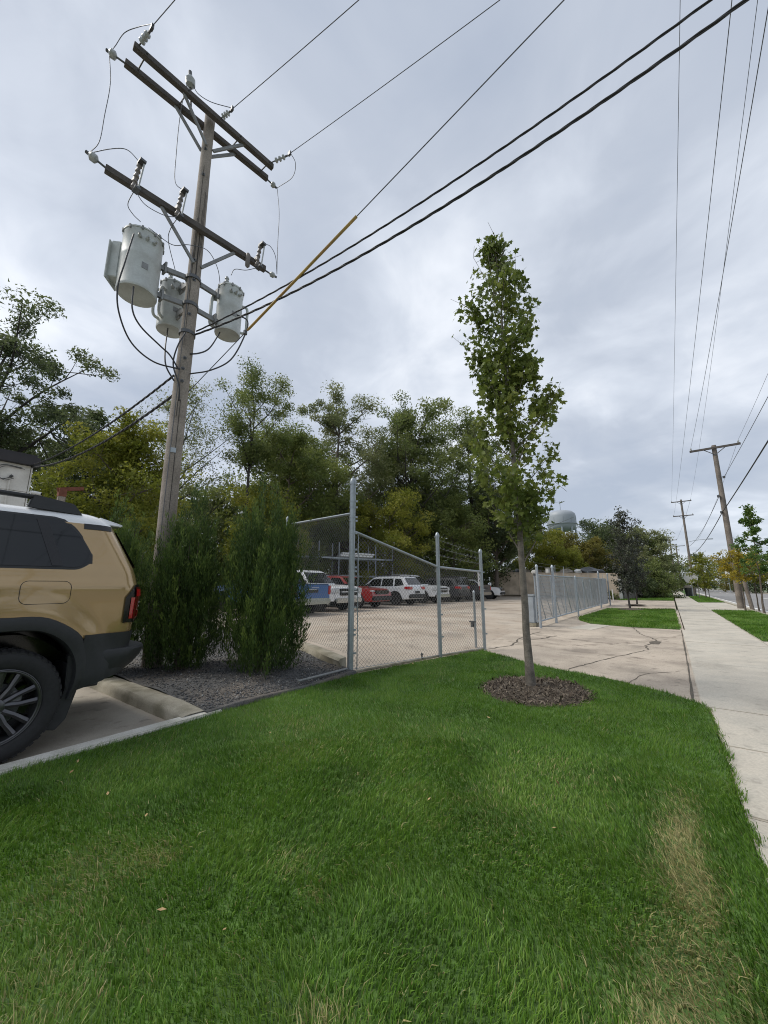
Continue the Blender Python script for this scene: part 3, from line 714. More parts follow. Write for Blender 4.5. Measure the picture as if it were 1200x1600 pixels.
tree('pale_tree', 'tall pale tree with thin airy top above the corner fence post', -23.5, 24.6, 19.4, 4.6, 5.0, L_pale, 11000, 0.22, 27, limbs=24, clump=0.62, group=GB, subs=6, openness=.08, shape='dome')
tree('broad_tree', 'tall broad green tree with forked dark trunk behind the white cars', -18.6, 31.0, 20.0, 5.2, 8.0, L_mid, 11000, 0.26, 28, M_barkd, 0.34, 24, 0.62, GB, 0.05, 'dome', subs=6, upw=1.0)
tree('yellow_tree', 'bright yellow green young tree beyond the parked cars', -18.2, 25.6, 8.8, 3.3, 0.8, L_yel, 9500, 0.17, 29, limbs=22, clump=0.8, group=GB, subs=6, shape='dome')
tree('autumn_tree', 'yellow olive tree turning behind the dark pickup', -15.8, 32.5, 9.6, 3.6, 1.5, L_olive, 8000, 0.20, 30, limbs=20, clump=0.8, group=GB, subs=6, shape='dome')
tree('olive_tree', 'olive tree with leaning branches left of the corner fence post', -21.9, 20.5, 12.8, 3.6, 3.0, L_olive, 9000, 0.20, 31, M_barkd, limbs=20, clump=0.75, group=GB, subs=6, openness=.05, shape='dome')
tree('tall_tree', 'tall green tree standing just behind the young maple', -16.5, 38.6, 20.5, 4.6, 6.0, L_mid, 9000, 0.27, 32, M_barkd, limbs=22, clump=0.7, group=GB, subs=6, shape='dome')
tree('forked_tree', 'dark shaded tree with bare grey forked trunk at the tan wall end', -14.6, 39.5, 12.6, 4.0, 6.0, L_dark, 8000, 0.25, 33, M_bark, 0.27, 18, 0.75, GB, subs=6, upw=1.2, shape='dome')
tree('bushy_tree', 'yellow green bushy tree above the tan wall beside the maple', -11.4, 47.5, 7.9, 3.0, 1.0, L_yel, 6000, 0.22, 34, limbs=18, clump=0.8, group=GB, subs=5, shape='dome')
tree('dark_tree', 'dark reddish tree below the water tower', -10.9, 54.0, 8.3, 3.8, 1.0, L_brown, 6000, 0.26, 35, limbs=18, clump=0.8, group=GB, subs=5, shape='dome')
tree('round_tree', 'round dark green tree right of the water tower', -8.0, 61.5, 10.0, 5.4, 1.0, L_dark, 8500, 0.32, 36, limbs=22, clump=0.85, group=GB, subs=6, shape='dome')
tree('round_tree', 'mid green tree between dark tree and purple leaved tree', -5.2, 63.0, 8.9, 4.2, 1.0, L_mid, 6500, 0.30, 37, limbs=18, clump=0.8, group=GB, subs=5, shape='dome')
tree('loose_tree', 'pale yellow green loose tree behind the old board fence', -1.9, 61.5, 8.8, 3.6, 1.6, L_pale, 6500, 0.26, 38, limbs=18, clump=0.7, group=GB, subs=6, shape='dome')
tree('light_tree', 'light green small tree just above the tan wall', -9.2, 48.6, 5.6, 2.8, .8, L_yel, 5000, 0.2, 39, limbs=14, clump=0.8, group=GB, subs=5, shape='dome')
tree('autumn_tree', 'orange tinged tree crown behind the sliding gate', -7.6, 53.2, 7.2, 2.6, 2.0, L_brown, 4200, 0.22, 40, limbs=14, clump=0.8, group=GB, subs=5, shape='dome')
tree('dense_tree', 'low olive thicket tree filling the gap behind the pole', -30.1, 15.8, 9.0, 4.4, 0.8, L_olive, 7500, 0.28, 41, limbs=20, clump=0.85, group=GB, subs=5, shape='dome')
tree('dense_tree', 'low mid green thicket tree behind the tree of leaf tufts', -29.0, 21.0, 10.0, 4.3, 0.8, L_mid, 7500, 0.28, 42, limbs=20, clump=0.85, group=GB, subs=5, shape='dome')
tree('dense_tree', 'shady green thicket tree behind the storage rack', -25.5, 28.2, 10.4, 4.6, 0.6, L_mid, 8000, 0.28, 43, limbs=22, clump=0.85, group=GB, subs=5, shape='dome')
tree('dense_tree', 'olive thicket tree under the tall broad tree', -20.6, 35.0, 12.5, 4.6, 0.6, L_olive, 8000, 0.28, 44, limbs=22, clump=0.85, group=GB, subs=5, shape='dome')
tree('dense_tree', 'olive thicket tree behind the yellow green leafy tree', -31.5, 10.5, 9.6, 3.9, 0.8, L_olive, 7000, 0.28, 45, limbs=20, clump=0.85, group=GB, subs=5, shape='dome')
tree('autumn_tree', 'small brownish tree between the rack and the tall pale tree', -22.3, 25.2, 8.5, 2.9, 1.0, L_brown, 5500, 0.2, 46, limbs=16, clump=0.75, group=GB, subs=5, shape='dome')
tree('dense_tree', 'dark tree filling the shade left of the tan wall', -17.6, 41.5, 11.5, 4.2, 0.6, L_dark, 7000, 0.28, 47, limbs=20, clump=0.85, group=GB, subs=5, shape='dome')
tree('mid_tree', 'green tree behind the tan wall left of the gate', -15.0, 50.0, 10.0, 3.6, 0.8, L_mid, 7000, 0.26, 48, limbs=18, clump=0.8, group=GB, subs=5, shape='dome')
tree('pale_tree', 'pale olive tree filling the gap between the two tallest trees', -21.6, 31.2, 17.0, 4.4, 4.0, L_pale, 8000, 0.24, 49, limbs=22, clump=0.75, group=GB, subs=6, shape='dome')
tree('olive_tree', 'tall olive tree between the leaf tufted tree and the pale tree', -26.0, 20.5, 15.0, 4.2, 4.0, L_olive, 8000, 0.23, 50, limbs=22, clump=0.75, group=GB, subs=6, shape='dome')
tree('yellow_tree', 'yellow green tree low behind the tallest junipers', -19.6, 14.2, 7.2, 2.6, 0.6, L_yel, 6500, 0.17, 58, limbs=18, clump=0.8, group=GB, subs=5, shape='dome')
# street side
GS = 'trees along the street'
tree('purple_leaved_tree', 'dark purple leaved upright tree on the grass island', -1.86, 24.9, 5.65, 0.92, 1.25, L_purple, 3600, 0.10, 51, M_barkd, 0.05, 26, 0.8, GS, 0.05, 'round', subs=6, upw=1.6)
tree('purple_leaved_tree', 'second slender tree just behind the purple leaved island tree', -1.95, 30.7, 4.4, 0.8, 1.3, L_purple, 1500, 0.12, 52, M_barkd, 0.05, 16, 0.8, GS, 0.05, 'round', subs=5, upw=1.6)
tree('ginkgo_tree', 'young ginkgo with level leafy branches right of the wooden pole', 3.42, 25.7, 5.3, 1.5, 1.9, L_ging, 2600, 0.11, 53, M_bark, 0.045, 12, 0.42, GS, 0.1, 'cone', subs=3, upw=0.25)
tree('golden_tree', 'small golden leaved tree in front of the wooden pole', 3.05, 28.4, 3.3, 1.0, 1.7, L_gold, 2600, 0.09, 54, M_bark, 0.04, 14, 0.6, GS, 0.05, 'round', subs=4, upw=.6)
tree('golden_tree', 'golden green sapling at the edge of the street verge', 3.75, 29.3, 3.2, 1.0, 1.6, L_yel, 2200, 0.09, 55, M_bark, 0.035, 12, 0.6, GS, 0.05, 'round', subs=4, upw=.6)
tree('street_tree', 'yellow green street tree staked on the far verge', 2.85, 53.5, 4.7, 1.35, 1.4, L_yel, 3000, 0.14, 56, M_bark, 0.05, 14, 0.75, GS, subs=4)
tree('street_tree', 'smaller green street tree farther along the verge', 2.5, 62.5, 3.4, 1.0, 1.2, L_mid, 1600, 0.14, 57, M_bark, 0.045, 10, 0.75, GS, subs=4)
GF = 'trees at the far end of the street'
for i, (nm, lab, x, y, H, rr, lm) in enumerate((
        ('far_tree', 'far green tree at the end of the sidewalk', 0.5, 110, 8.0, 4.2, L_mid), ('far_tree', 'far dark tree behind the street light', 6.5, 122, 9.4, 4.6, L_dark),
        ('far_tree', 'far reddish tree beside the white roadside board', 10.6, 110, 7.6, 3.8, L_brown), ('far_tree', 'far dark round tree across the street', 12.4, 98, 6.6, 3.6, L_dark),
        ('far_tree', 'far olive tree left of the sidewalk end', -2.6, 96, 7.4, 3.6, L_olive), ('far_tree', 'far pale tree behind the round trees', -6.0, 82, 9.0, 4.6, L_pale),
        ('far_tree', 'far mid green tree across the street near the low building', 21.0, 92, 6.0, 4.0, L_mid), ('far_tree', 'far wooded crown closing the street', 2.5, 150, 9.0, 5.5, L_dark),
        ('far_tree', 'far broad crown right of the closing wood', 13.0, 150, 9.0, 5.5, L_mid), ('far_tree', 'far crown over the low roofs across the street', 24.0, 135, 9.5, 6.0, L_dark))):
    tree(nm, lab, x, y, H, rr, 1.0, lm, 3800, 0.36, 70 + i, limbs=16, clump=0.85, group=GF, subs=4)
tree('vine_shrub', 'rampant green vine shrub over the end of the board fence', -1.4, 51.5, 4.2, 2.1, 0.2, L_mid, 6000, 0.17, 83, limbs=22, clump=0.8, subs=5, shape='bush', cat='shrub')
tree('vine_shrub', 'dark creeper hanging on the middle of the board fence', -2.7, 48.6, 3.2, 1.5, 0.5, L_dark, 3600, 0.17, 84, limbs=16, clump=0.8, subs=5, shape='bush', cat='shrub')
tree('low_shrub', 'small green weeds shrub at the foot of the tan wall', -4.6, 42.2, 0.75, 0.6, 0.1, L_mid, 700, 0.1, 85, limbs=8, clump=0.9, subs=4, shape='bush', cat='shrub')

for i, (lab, x, y, H, rr, lm) in enumerate((('broad green tree across the street by the far sidewalk', 19.5, 3.0, 9.0, 4.2, L_mid), ('olive tree across the street beside the broad green tree', 20.5, -8.0, 10.5, 4.6, L_olive), ('dark tree across the street behind the far sidewalk', 20.0, 13.5, 8.0, 3.8, L_dark))):  # out of view, added so the tan car's paint has trees to reflect
    tree('reflected_tree', lab, x, y, H, rr, 1.5, lm, 2200, 0.34, 120 + i, limbs=16, clump=0.85, group='trees across the street', subs=4)
# the young maple
def maple():
    x0, y0 = -1.58, 5.32
    t_ = thing('maple_tree', 'slender young maple with columnar crown in the mulch ring', 'tree', (x0, y0, 0.0))
    rs = np.random.RandomState(6); rg = random.Random(6)
    n_ = Vector((x0, y0, 0)).normalized(); lat = Vector((n_.y, -n_.x, 0))     # across the view and along it
    prof = [(2.01, -.15, .26), (2.23, -.31, .43), (2.46, -.43, .51), (2.83, -.55, .60), (3.22, -.66, .63), (3.6, -.61, .66), (3.99, -.52, .68), (4.33, -.46, .40), (4.66, -.62, .38), (5.1, -.77, .44), (5.31, -.73, .48), (5.64, -.69, .50), (6.03, -.66, .18), (6.36, -.49, .14), (6.64, -.30, .06), (6.85, -.17, -.1)]
    pz = [p[0] for p in prof]
    ext = lambda z: (np.interp(z, pz, [p[1] for p in prof]), np.interp(z, pz, [p[2] for p in prof]))
    mb = MB()
    axis = lambda z: lat * (-0.005 * z - 0.012 * max(0, z - 2)) + Vector((0, 0, z))
    tp = [axis(z) + Vector((rg.uniform(-1, 1), rg.uniform(-1, 1), 0)) * 0.010 for z in np.linspace(0, 6.6, 20)]
    tp[0] = Vector((0, 0, -0.05))
    mb.tube(tp, [0.070, 0.052] + [max(.006, 0.048 * (1 - i / 18.5) ** 0.85) for i in range(1, 19)], 12, caps=False)
    tips = []
    for i in range(46):
        z = 1.55 + 4.9 * (i / 46) ** 0.9
        az = i * 2.399 + rg.uniform(-.3, .3)
        ez = z + rg.uniform(0.45, 0.85)
        if ez > 6.75: ez = 6.75
        l, r = ext(ez); a = math.cos(az); half = (r if a > 0 else -l); dep = (r - l) * 0.5
        e_ = axis(ez) * 1.0 + lat * (a * half * 0.92) + n_ * (math.sin(az) * dep * 0.92)
        if ez < 2.2: e_ = axis(ez) + (e_ - axis(ez)) * 0.9
        s = axis(z); m_ = s.lerp(e_, .45) + (e_ - s).cross(Vector((0, 0, 1))) * 0.05 - Vector((0, 0, 0.03))
        p_ = smooth_path([s, m_, e_], 5)
        mb.tube(p_, [max(0.003, 0.017 * (1 - z / 8) * (1 - .85 * k / (len(p_) - 1))) for k in range(len(p_))], 5, caps=False)
        for k in range(4, len(p_)): tips.append((p_[k], (p_[k] - s).normalized()))
        for k in range(7):
            b = p_[rg.randrange(3, len(p_))]
            q = b + Vector((rg.gauss(0, .12), rg.gauss(0, .12), rg.gauss(.08, .12)))
            mb.tube([b, q], [0.0035, 0.002], 3, caps=False); tips.append((q, (q - b).normalized())); tips.append((b.lerp(q, .6), (q - b).normalized()))
    # the lone twig leaning out on the right
    b = axis(3.6) + lat * 0.45; q = axis(4.12) + lat * 0.72
    mb.tube([axis(3.3) + lat * .1, b, q], [.008, .005, .002], 4, caps=False)
    tips += [(b.lerp(q, f), Vector((.3, .2, .5))) for f in (.5, .7, .8, .9, 1.0, 1.0, 1.0)]
    mb.build('trunk', M_maplebark, t_, smooth='all')
    # trunk collars
    T0 = np.array([list(t[0]) for t in tips]); T1 = np.array([list(t[1]) for t in tips])
    n = 15500
    i = rs.randint(0, len(tips), n)
    P_ = T0[i] + rs.randn(n, 3) * np.array([.085, .085, .075])
    la = P_ @ np.array(lat); z = P_[:, 2]; dp = P_ @ np.array(n_)
    lft, rgt = ext(z)
    jit = 0.05 * rs.randn(n)
    k = (la > lft + .02 + jit) & (la < rgt - .02 + jit) & (z > 1.75 + .25 * rs.rand(n)) & (z < 6.86) & (np.abs(dp) < (rgt - lft) * .62)
    # gaps
    gn = vnoise(la * 3.0 + 5, z * 2.6 + dp * 1.5, 0.62, 77)
    k &= (gn > 0.40) | (rs.rand(n) < .16)
    k &= rs.rand(n) < np.interp(z, [2.0, 4.6, 5.2, 6.8], [1.0, 1.0, .72, .55])
    P_, i = P_[k], i[k]; n = len(P_)
    tint = np.clip(0.30 + 0.55 * vnoise(P_[:, 0] * 2 + 9, P_[:, 2] * 2 + P_[:, 1], 0.8, 78) - 0.1 + 0.16 * rs.randn(n) - 0.05 * (P_[:, 2] - 3.5), 0, 1)
    V, F = leaves(P_, 0.076 * (0.5 + .85 * rs.rand(n)), rs, MAPLE, MAPLEF, D_=T1[i] * 0.4, droop=0.55)
    link('crown', np_mesh('crown', V, F, L_maple, {'tint': np.repeat(tint, len(MAPLE))}), t_)
maple()

# junipers: upright plumes of scale-leaved sprigs
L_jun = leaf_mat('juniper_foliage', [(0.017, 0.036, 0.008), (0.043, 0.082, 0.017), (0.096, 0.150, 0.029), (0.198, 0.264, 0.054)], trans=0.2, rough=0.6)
SPR = np.array([[0, 0, 0], [.5, .11, .05], [1, 0, 0], [.5, -.11, .05]]); SPRF = np.array([[0, 1, 2], [0, 2, 3]])
def juniper(label, x, y, H, rx, ry, seed, nplume, per, zb=0.08):
    rs = np.random.RandomState(seed); rg = random.Random(seed)
    t_ = thing('juniper_shrub', label, 'shrub', (x, y, zb), 0, 'junipers in the gravel bed')
    mb = MB()
    for k in range(9):
        a = k * .7; mb.tube([(0.05 * math.cos(a), 0.05 * math.sin(a), -.06), (rx * .25 * math.cos(a), ry * .25 * math.sin(a), H * .35), (rx * .35 * math.cos(a), ry * .35 * math.sin(a), H * .72)], [0.022, .016, .005], 5, caps=False)
    mb.build('stem', M_bark, t_, smooth='all')
    # several upright spires share one root; each is a ragged column of plumes ending in a point
    sp = [(0.0, 0.0, 1.0, .62)]
    for k in range(13):
        a = k * 2.4 + rs.rand() * .6; q = .34 + .36 * rs.rand(); sp.append((q * math.cos(a), q * math.sin(a), (1.02 - .42 * q - .20 * rs.rand()), .34 + .12 * rs.rand()))
    Ps, Ds, Ti = [], [], []
    for i in range(nplume):
        sx_, sy_, sh, sr = sp[rs.randint(len(sp))]
        f = rs.rand() ** 0.80 * 0.95
        a = rs.rand() * 2 * PI
        ee = sr * np.interp(f, [0, .10, .35, .6, .8, .93, 1.0], [.55, .85, 1.0, .80, .52, .25, .06]) * (.45 + .55 * rs.rand() ** .5) * (1 + .12 * rs.randn())
        spread_ = np.interp(f, [0, .15, .5, 1.0], [.70, .92, 1.0, .92])
        base = np.array([(sx_ * spread_ + math.cos(a) * ee) * rx, (sy_ * spread_ + math.sin(a) * ee) * ry, f * sh * H - .10])
        ln = (0.22 + 0.30 * rs.rand()) * (1.0 if f < .75 else 1.15)
        out_ = np.array([base[0] / rx, base[1] / ry]) 
        dr = np.array([out_[0] * .34 * (1 - f * .6), out_[1] * .34 * (1 - f * .6), 1.0]) + rs.randn(3) * .13
        dr /= np.linalg.norm(dr)
        m = int(per * (0.6 + .8 * rs.rand()))
        u = rs.rand(m)
        wdt = 0.052 * (1 - .88 * u) + .007
        g = rs.randn(m, 3) * wdt[:, None] * .62
        p = base + dr * (u * ln)[:, None] + g
        d = dr * 1.0 + g / (wdt[:, None] + .01) * .45 + np.array([0, 0, .25])
        Ps.append(p); Ds.append(d); tt = rs.rand()
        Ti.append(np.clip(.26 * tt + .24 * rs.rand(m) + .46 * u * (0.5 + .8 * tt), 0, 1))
    P_ = np.concatenate(Ps); D_ = np.concatenate(Ds); Ti = np.concatenate(Ti)
    k = P_[:, 2] > 0.03; P_, D_, Ti = P_[k], D_[k], Ti[k]; n = len(P_)
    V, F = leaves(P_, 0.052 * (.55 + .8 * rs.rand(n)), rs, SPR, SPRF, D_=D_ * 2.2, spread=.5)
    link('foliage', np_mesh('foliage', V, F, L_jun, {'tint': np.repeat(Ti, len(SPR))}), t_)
juniper('broad dark juniper nearest the corner fence post', -4.82, 3.62, 2.66, .72, .66, 61, 1350, 50)
juniper('dark juniper standing right in front of the wooden pole', -5.90, 3.02, 2.58, .58, .52, 62, 1050, 50)
juniper('juniper half hidden behind the rear of the tan car', -6.62, 2.24, 2.40, .55, .40, 63, 750, 50)
juniper('juniper mostly hidden between pole and tan car', -8.7, 3.25, 2.6, .7, .62, 64, 520, 44)

# ================================================================== UTILITY POLES
def beam(mb, a, b, wd, ht):
    """box of section wd (sideways) by ht (upwards) from a to b"""
    a, b = Vector(a), Vector(b); d = (b - a).normalized()
    s = d.cross(Vector((0, 0, 1))); s = s.normalized() if s.length > 1e-4 else Vector((1, 0, 0)); u = s.cross(d)
    vs = []
    for p in (a, b):
        for i, j in ((-1, -1), (1, -1), (1, 1), (-1, 1)): vs.append(p + s * (i * wd / 2) + u * (j * ht / 2))
    return mb.add(vs, [(3, 2, 1, 0), (4, 5, 6, 7), (0, 1, 5, 4), (1, 2, 6, 5), (2, 3, 7, 6), (3, 0, 4, 7)])
def sheds(mb, a, b, r, n, core=0.4, seg=12):
    """a ribbed insulator from a to b"""
    a, b = Vector(a), Vector(b); pts, rr = [], []
    for i in range(n):
        for f, k in ((0.0, core), (0.12, core), (0.3, 1.0), (0.62, 0.9), (0.8, core)):
            pts.append(a.lerp(b, (i + f) / n)); rr.append(r * k)
    pts.append(b); rr.append(r * core)
    return mb.tube(pts, rr, seg)
PX_, PY_ = -6.37, 2.83
up = thing('utility_pole', 'weathered wooden utility pole carrying three grey transformers and double crossarms', 'utility pole', (PX_, PY_, 0.05))
def loc(p): return Vector((p[0] - PX_, p[1] - PY_, p[2] - 0.05))
rg = random.Random(2)
zs = np.linspace(-0.1, 10.42, 34)
MB().tube([(0.008 * math.sin(z * 1.3), 0.008 * math.cos(z * .9), z) for z in zs], [0.140 - 0.0045 * z + rg.uniform(-.002, .002) for z in zs], 18).build('pole', M_wood, up, smooth=True)
mb = MB()                                            # long drying checks in the wood
for k in range(9):
    a = rg.uniform(-1.9, 0.4); z0 = rg.uniform(0.6, 7.5); L = rg.uniform(1.0, 2.6); rr = lambda z: 0.140 - 0.0045 * z - 0.001
    mb.grid([[(math.cos(a + .035 * s_ + .02 * math.sin(q * 5)) * (rr(z0 + q * L) + .003), math.sin(a + .035 * s_ + .02 * math.sin(q * 5)) * (rr(z0 + q * L) + .003), z0 + q * L) for q in np.linspace(0, 1, 9)] for s_ in (-1, 1)])
mb.build('drying_crack', M_barkd, up)
def arm(a, b, name='crossarm', w_=0.095, h_=0.115): return beam(MB(), loc(a), loc(b), w_, h_).build(name, M_woodd, up, bevel=0.006)
arm((-6.30, 1.44, 10.24), (-5.99, 4.06, 10.24)); arm((-6.66, 1.44, 10.24), (-6.28, 4.14, 10.24))
arm((-6.40, 1.36, 7.68), (-6.02, 4.06, 7.68))
mb_ = lambda: MB()
for a, b in (((-6.22, 2.25, 10.19), (-6.27, 2.76, 9.62)), ((-6.08, 3.40, 10.19), (-6.27, 2.90, 9.62)), ((-6.54, 2.25, 10.19), (-6.45, 2.76, 9.62)), ((-6.38, 3.40, 10.19), (-6.45, 2.90, 9.62)),
             ((-6.28, 2.15, 7.62), (-6.27, 2.76, 6.98)), ((-6.11, 3.42, 7.62), (-6.27, 2.90, 6.98))):
    beam(MB(), loc(a), loc(b), 0.035, 0.05).build('brace', M_galvd, up)
for y_ in (1.62, 2.3, 3.3, 3.95):
    t = (y_ - 1.44) / 2.62
    MB().tube([loc((-6.30 + .31 * t + .08, y_, 10.24)), loc((-6.66 + .38 * t - .08, y_, 10.24))], 0.012, 6).build('through_bolt', M_steel, up)
for z, a in ((9.5, -.7), (8.9, -.6), (7.0, -.5), (6.6, -.3), (5.9, -.4), (5.05, -.4), (4.85, -.5), (4.62, -.45)):
    MB().lathe([(.018, .0), (.03, .0), (.03, .012), (.012, .014), (.012, .045)], 8, axis='X').build('bolt', M_steel, up).matrix_local = Matrix.Translation((math.cos(a) * (0.137 - .0045 * z), math.sin(a) * (0.137 - .0045 * z), z)) @ Matrix.Rotation(a, 4, 'Z')
MB().tube([(0.142 * math.cos(-.95) - .0045 * z * math.cos(-.95), 0.142 * math.sin(-.95) - .0045 * z * math.sin(-.95), z) for z in np.linspace(0, 7.2, 20)], 0.006, 5).build('ground_wire', M_bare, up)
MB().box((.128, -.05, 3.35), (.136, .03, 3.43), -.5, (0, 0)).build('pole_tag', M_galv, up)
# dead-end insulator strings on the street side of the top arm
for a, b in (((-6.25, 1.50, 10.28), (-5.86, 1.53, 10.24)), ((-6.10, 2.90, 10.28), (-5.84, 2.96, 10.31)), ((-5.94, 4.00, 10.28), (-5.55, 4.13, 10.30))):
    a, b = loc(a), loc(b); d = (b - a)
    ins = MB(); sheds(ins, a + d * .18, a + d * .82, 0.052, 3, .38); o = ins.build('dead_end_insulator', M_porc, up, smooth=True)
    h = MB(); h.tube([a - d * .15, a + d * .2], 0.012, 6); h.build('eye_bolt', M_steel, o); h = MB(); h.tube([a + d * .80, a + d * 1.06], [.02, .014], 6); h.build('clevis', M_steel, o); h = MB(); h.box(b + d * .02 + Vector((-.02, -.02, -.02)), b + d * .02 + Vector((.05, .02, .07))); h.build('dead_end_clamp', M_steel, o)
# post insulators on arm ends and above the arm
for a, b, s in (((-6.66, 1.42, 10.22), (-6.74, 1.26, 10.27), .07), ((-6.28, 4.14, 10.22), (-6.22, 4.28, 10.15), .06), ((-6.40, 1.36, 7.70), (-6.46, 1.19, 7.78), .068), ((-6.02, 4.06, 7.66), (-5.95, 4.22, 7.62), .055), ((-6.28, 2.40, 10.30), (-6.22, 2.33, 10.62), .085)):
    a, b = loc(a), loc(b); d = (b - a)
    br = MB().tube([a - d * .4, a + d * .75], 0.016, 6).build('insulator_pin', M_steel, up)
    q = MB(); q.tube([a + d * .55, a + d * .7, a + d * 1.0, a + d * 1.15, a + d * 1.25], [s * .35, s * .95, s, s * .55, s * .3], 14); q.build('pin_insulator', M_porc, br, smooth=True)
    MB().tube([a + d * 1.18, a + d * 1.42], [s * .42, s * .36], 10).build('wire_clamp', M_steel, br)
# fused cutouts on the lower arm
for x_, y_ in ((-6.25, 1.72), (-6.16, 2.36), (-5.96, 3.82)):
    c = loc((x_, y_, 7.72))
    q = MB(); sheds(q, c + Vector((.03, -.02, -.22)), c + Vector((.06, .02, .30)), 0.040, 5, .62); ct = q.build('fuse_cutout', M_polym, up, smooth=True)
    h = MB(); h.tube([c + Vector((.13, .02, -.24)), c + Vector((.15, .05, .24))], 0.014, 8); h.build('fuse_tube', M_porc, ct)
    h = MB(); h.box(c + Vector((.04, -.02, .26)), c + Vector((.18, .07, .30))); h.build('top_contact', M_steel, ct); h = MB(); h.box(c + Vector((.02, -.03, -.27)), c + Vector((.16, .05, -.23))); h.build('hinge', M_steel, ct); h = MB(); h.box(c + Vector((-.06, -.03, -.02)), c + Vector((.05, .03, .03))); h.build('arm_bracket', M_steel, ct)
q = loc((-6.02, 3.66, 7.62)); MB().tube([q + Vector((0, 0, -.20)), q + Vector((0, 0, -.16)), q + Vector((0, 0, .08)), q + Vector((0, 0, .12))], [.012, .045, .05, .03], 10).build('lightning_arrester', M_polym, up, smooth=True)
JUMP = {
    'top_left': [(-5.80, 1.53, 10.30), (-6.33, 1.48, 10.76), (-6.61, 1.36, 10.75), (-6.77, 1.30, 10.53), (-6.77, 1.24, 10.30)],
    'left_drop': [(-6.77, 1.24, 10.28), (-6.72, 1.31, 9.65), (-6.68, 1.30, 8.91), (-6.62, 1.28, 8.30), (-6.48, 1.16, 7.82)],
    'left_cut': [(-6.48, 1.16, 7.82), (-6.40, 1.41, 8.12), (-6.31, 1.58, 8.21), (-6.19, 1.74, 8.03)],
    'mid_drop': [(-6.20, 2.31, 10.70), (-6.35, 2.30, 10.30), (-6.40, 2.30, 9.74), (-6.30, 2.28, 8.90), (-6.20, 2.28, 8.22), (-6.07, 2.38, 8.03)],
    'mid_top': [(-6.20, 2.31, 10.70), (-6.17, 2.38, 10.48), (-6.16, 2.48, 10.40), (-6.05, 2.68, 10.36), (-5.82, 2.96, 10.36)],
    'right_loop': [(-5.51, 4.14, 10.34), (-5.50, 4.28, 10.20), (-5.69, 4.36, 10.06), (-6.18, 4.34, 10.12)],
    'right_drop': [(-6.18, 4.34, 10.12), (-6.02, 4.32, 9.30), (-5.95, 4.28, 8.46), (-5.90, 4.27, 7.66)],
    'right_cut': [(-5.90, 4.27, 7.66), (-5.82, 4.15, 7.95), (-5.82, 4.00, 8.08), (-5.87, 3.86, 8.03)],
    'cutL_tank': [(-6.19, 1.72, 7.48), (-6.38, 1.71, 7.33), (-6.45, 1.81, 7.28), (-6.50, 1.95, 7.28)],
    'cutM': [(-6.10, 2.36, 7.48), (-6.30, 2.34, 7.36), (-6.57, 2.43, 7.33), (-6.88, 2.72, 7.12)],
    'cut_cross': [(-6.19, 1.72, 7.48), (-6.30, 1.92, 7.46), (-6.20, 2.18, 7.42), (-6.10, 2.36, 7.48)],
    'cutR': [(-5.90, 3.82, 7.48), (-6.05, 3.66, 7.38), (-6.25, 3.54, 7.42), (-6.30, 3.50, 7.28)],
    'neutral': [(-6.42, 2.05, 7.20), (-6.31, 2.39, 7.08), (-6.22, 2.62, 7.21), (-6.16, 2.93, 7.31), (-6.32, 3.23, 7.25), (-6.42, 3.37, 7.00)],
}
for k, p in JUMP.items():
    MB().tube([loc(q) for q in smooth_path(p, 6)], 0.0065, 5).build('jumper_wire', M_bare, up, smooth='all')
CABS = {
    'cabL': [(-6.36, 1.84, 6.86), (-6.26, 1.75, 6.20), (-6.27, 1.71, 5.72), (-6.35, 1.80, 5.37), (-6.39, 2.02, 5.02), (-6.33, 2.34, 4.83), (-6.24, 2.72, 4.85)],
    'cabL2': [(-6.40, 1.95, 5.98), (-6.32, 1.95, 5.54), (-6.31, 2.09, 5.31), (-6.31, 2.40, 5.14), (-6.28, 2.55, 5.04), (-6.25, 2.70, 4.84)],
    'cabC': [(-6.98, 2.75, 5.95), (-6.61, 2.60, 5.31), (-6.45, 2.58, 4.92), (-6.38, 2.70, 4.68)],
    'cabR': [(-6.16, 3.58, 6.40), (-5.96, 3.72, 6.24), (-5.92, 3.63, 5.80), (-5.98, 3.45, 5.30), (-6.08, 3.16, 4.99), (-6.24, 2.88, 4.84)],
    'cabR2': [(-6.34, 3.40, 5.98), (-6.28, 3.24, 5.60), (-6.26, 3.13, 5.42), (-6.24, 2.98, 5.28), (-6.25, 2.86, 5.21)],
    'bundle': [(-6.24, 2.74, 5.55), (-6.20, 2.62, 5.2), (-6.28, 2.62, 4.9), (-6.22, 2.72, 4.55), (-6.25, 2.76, 4.3)],
}
for k, p in CABS.items():
    MB().tube([loc(q) for q in smooth_path(p, 7)], 0.013, 6).build('secondary_cable', M_wire, up, smooth='all')

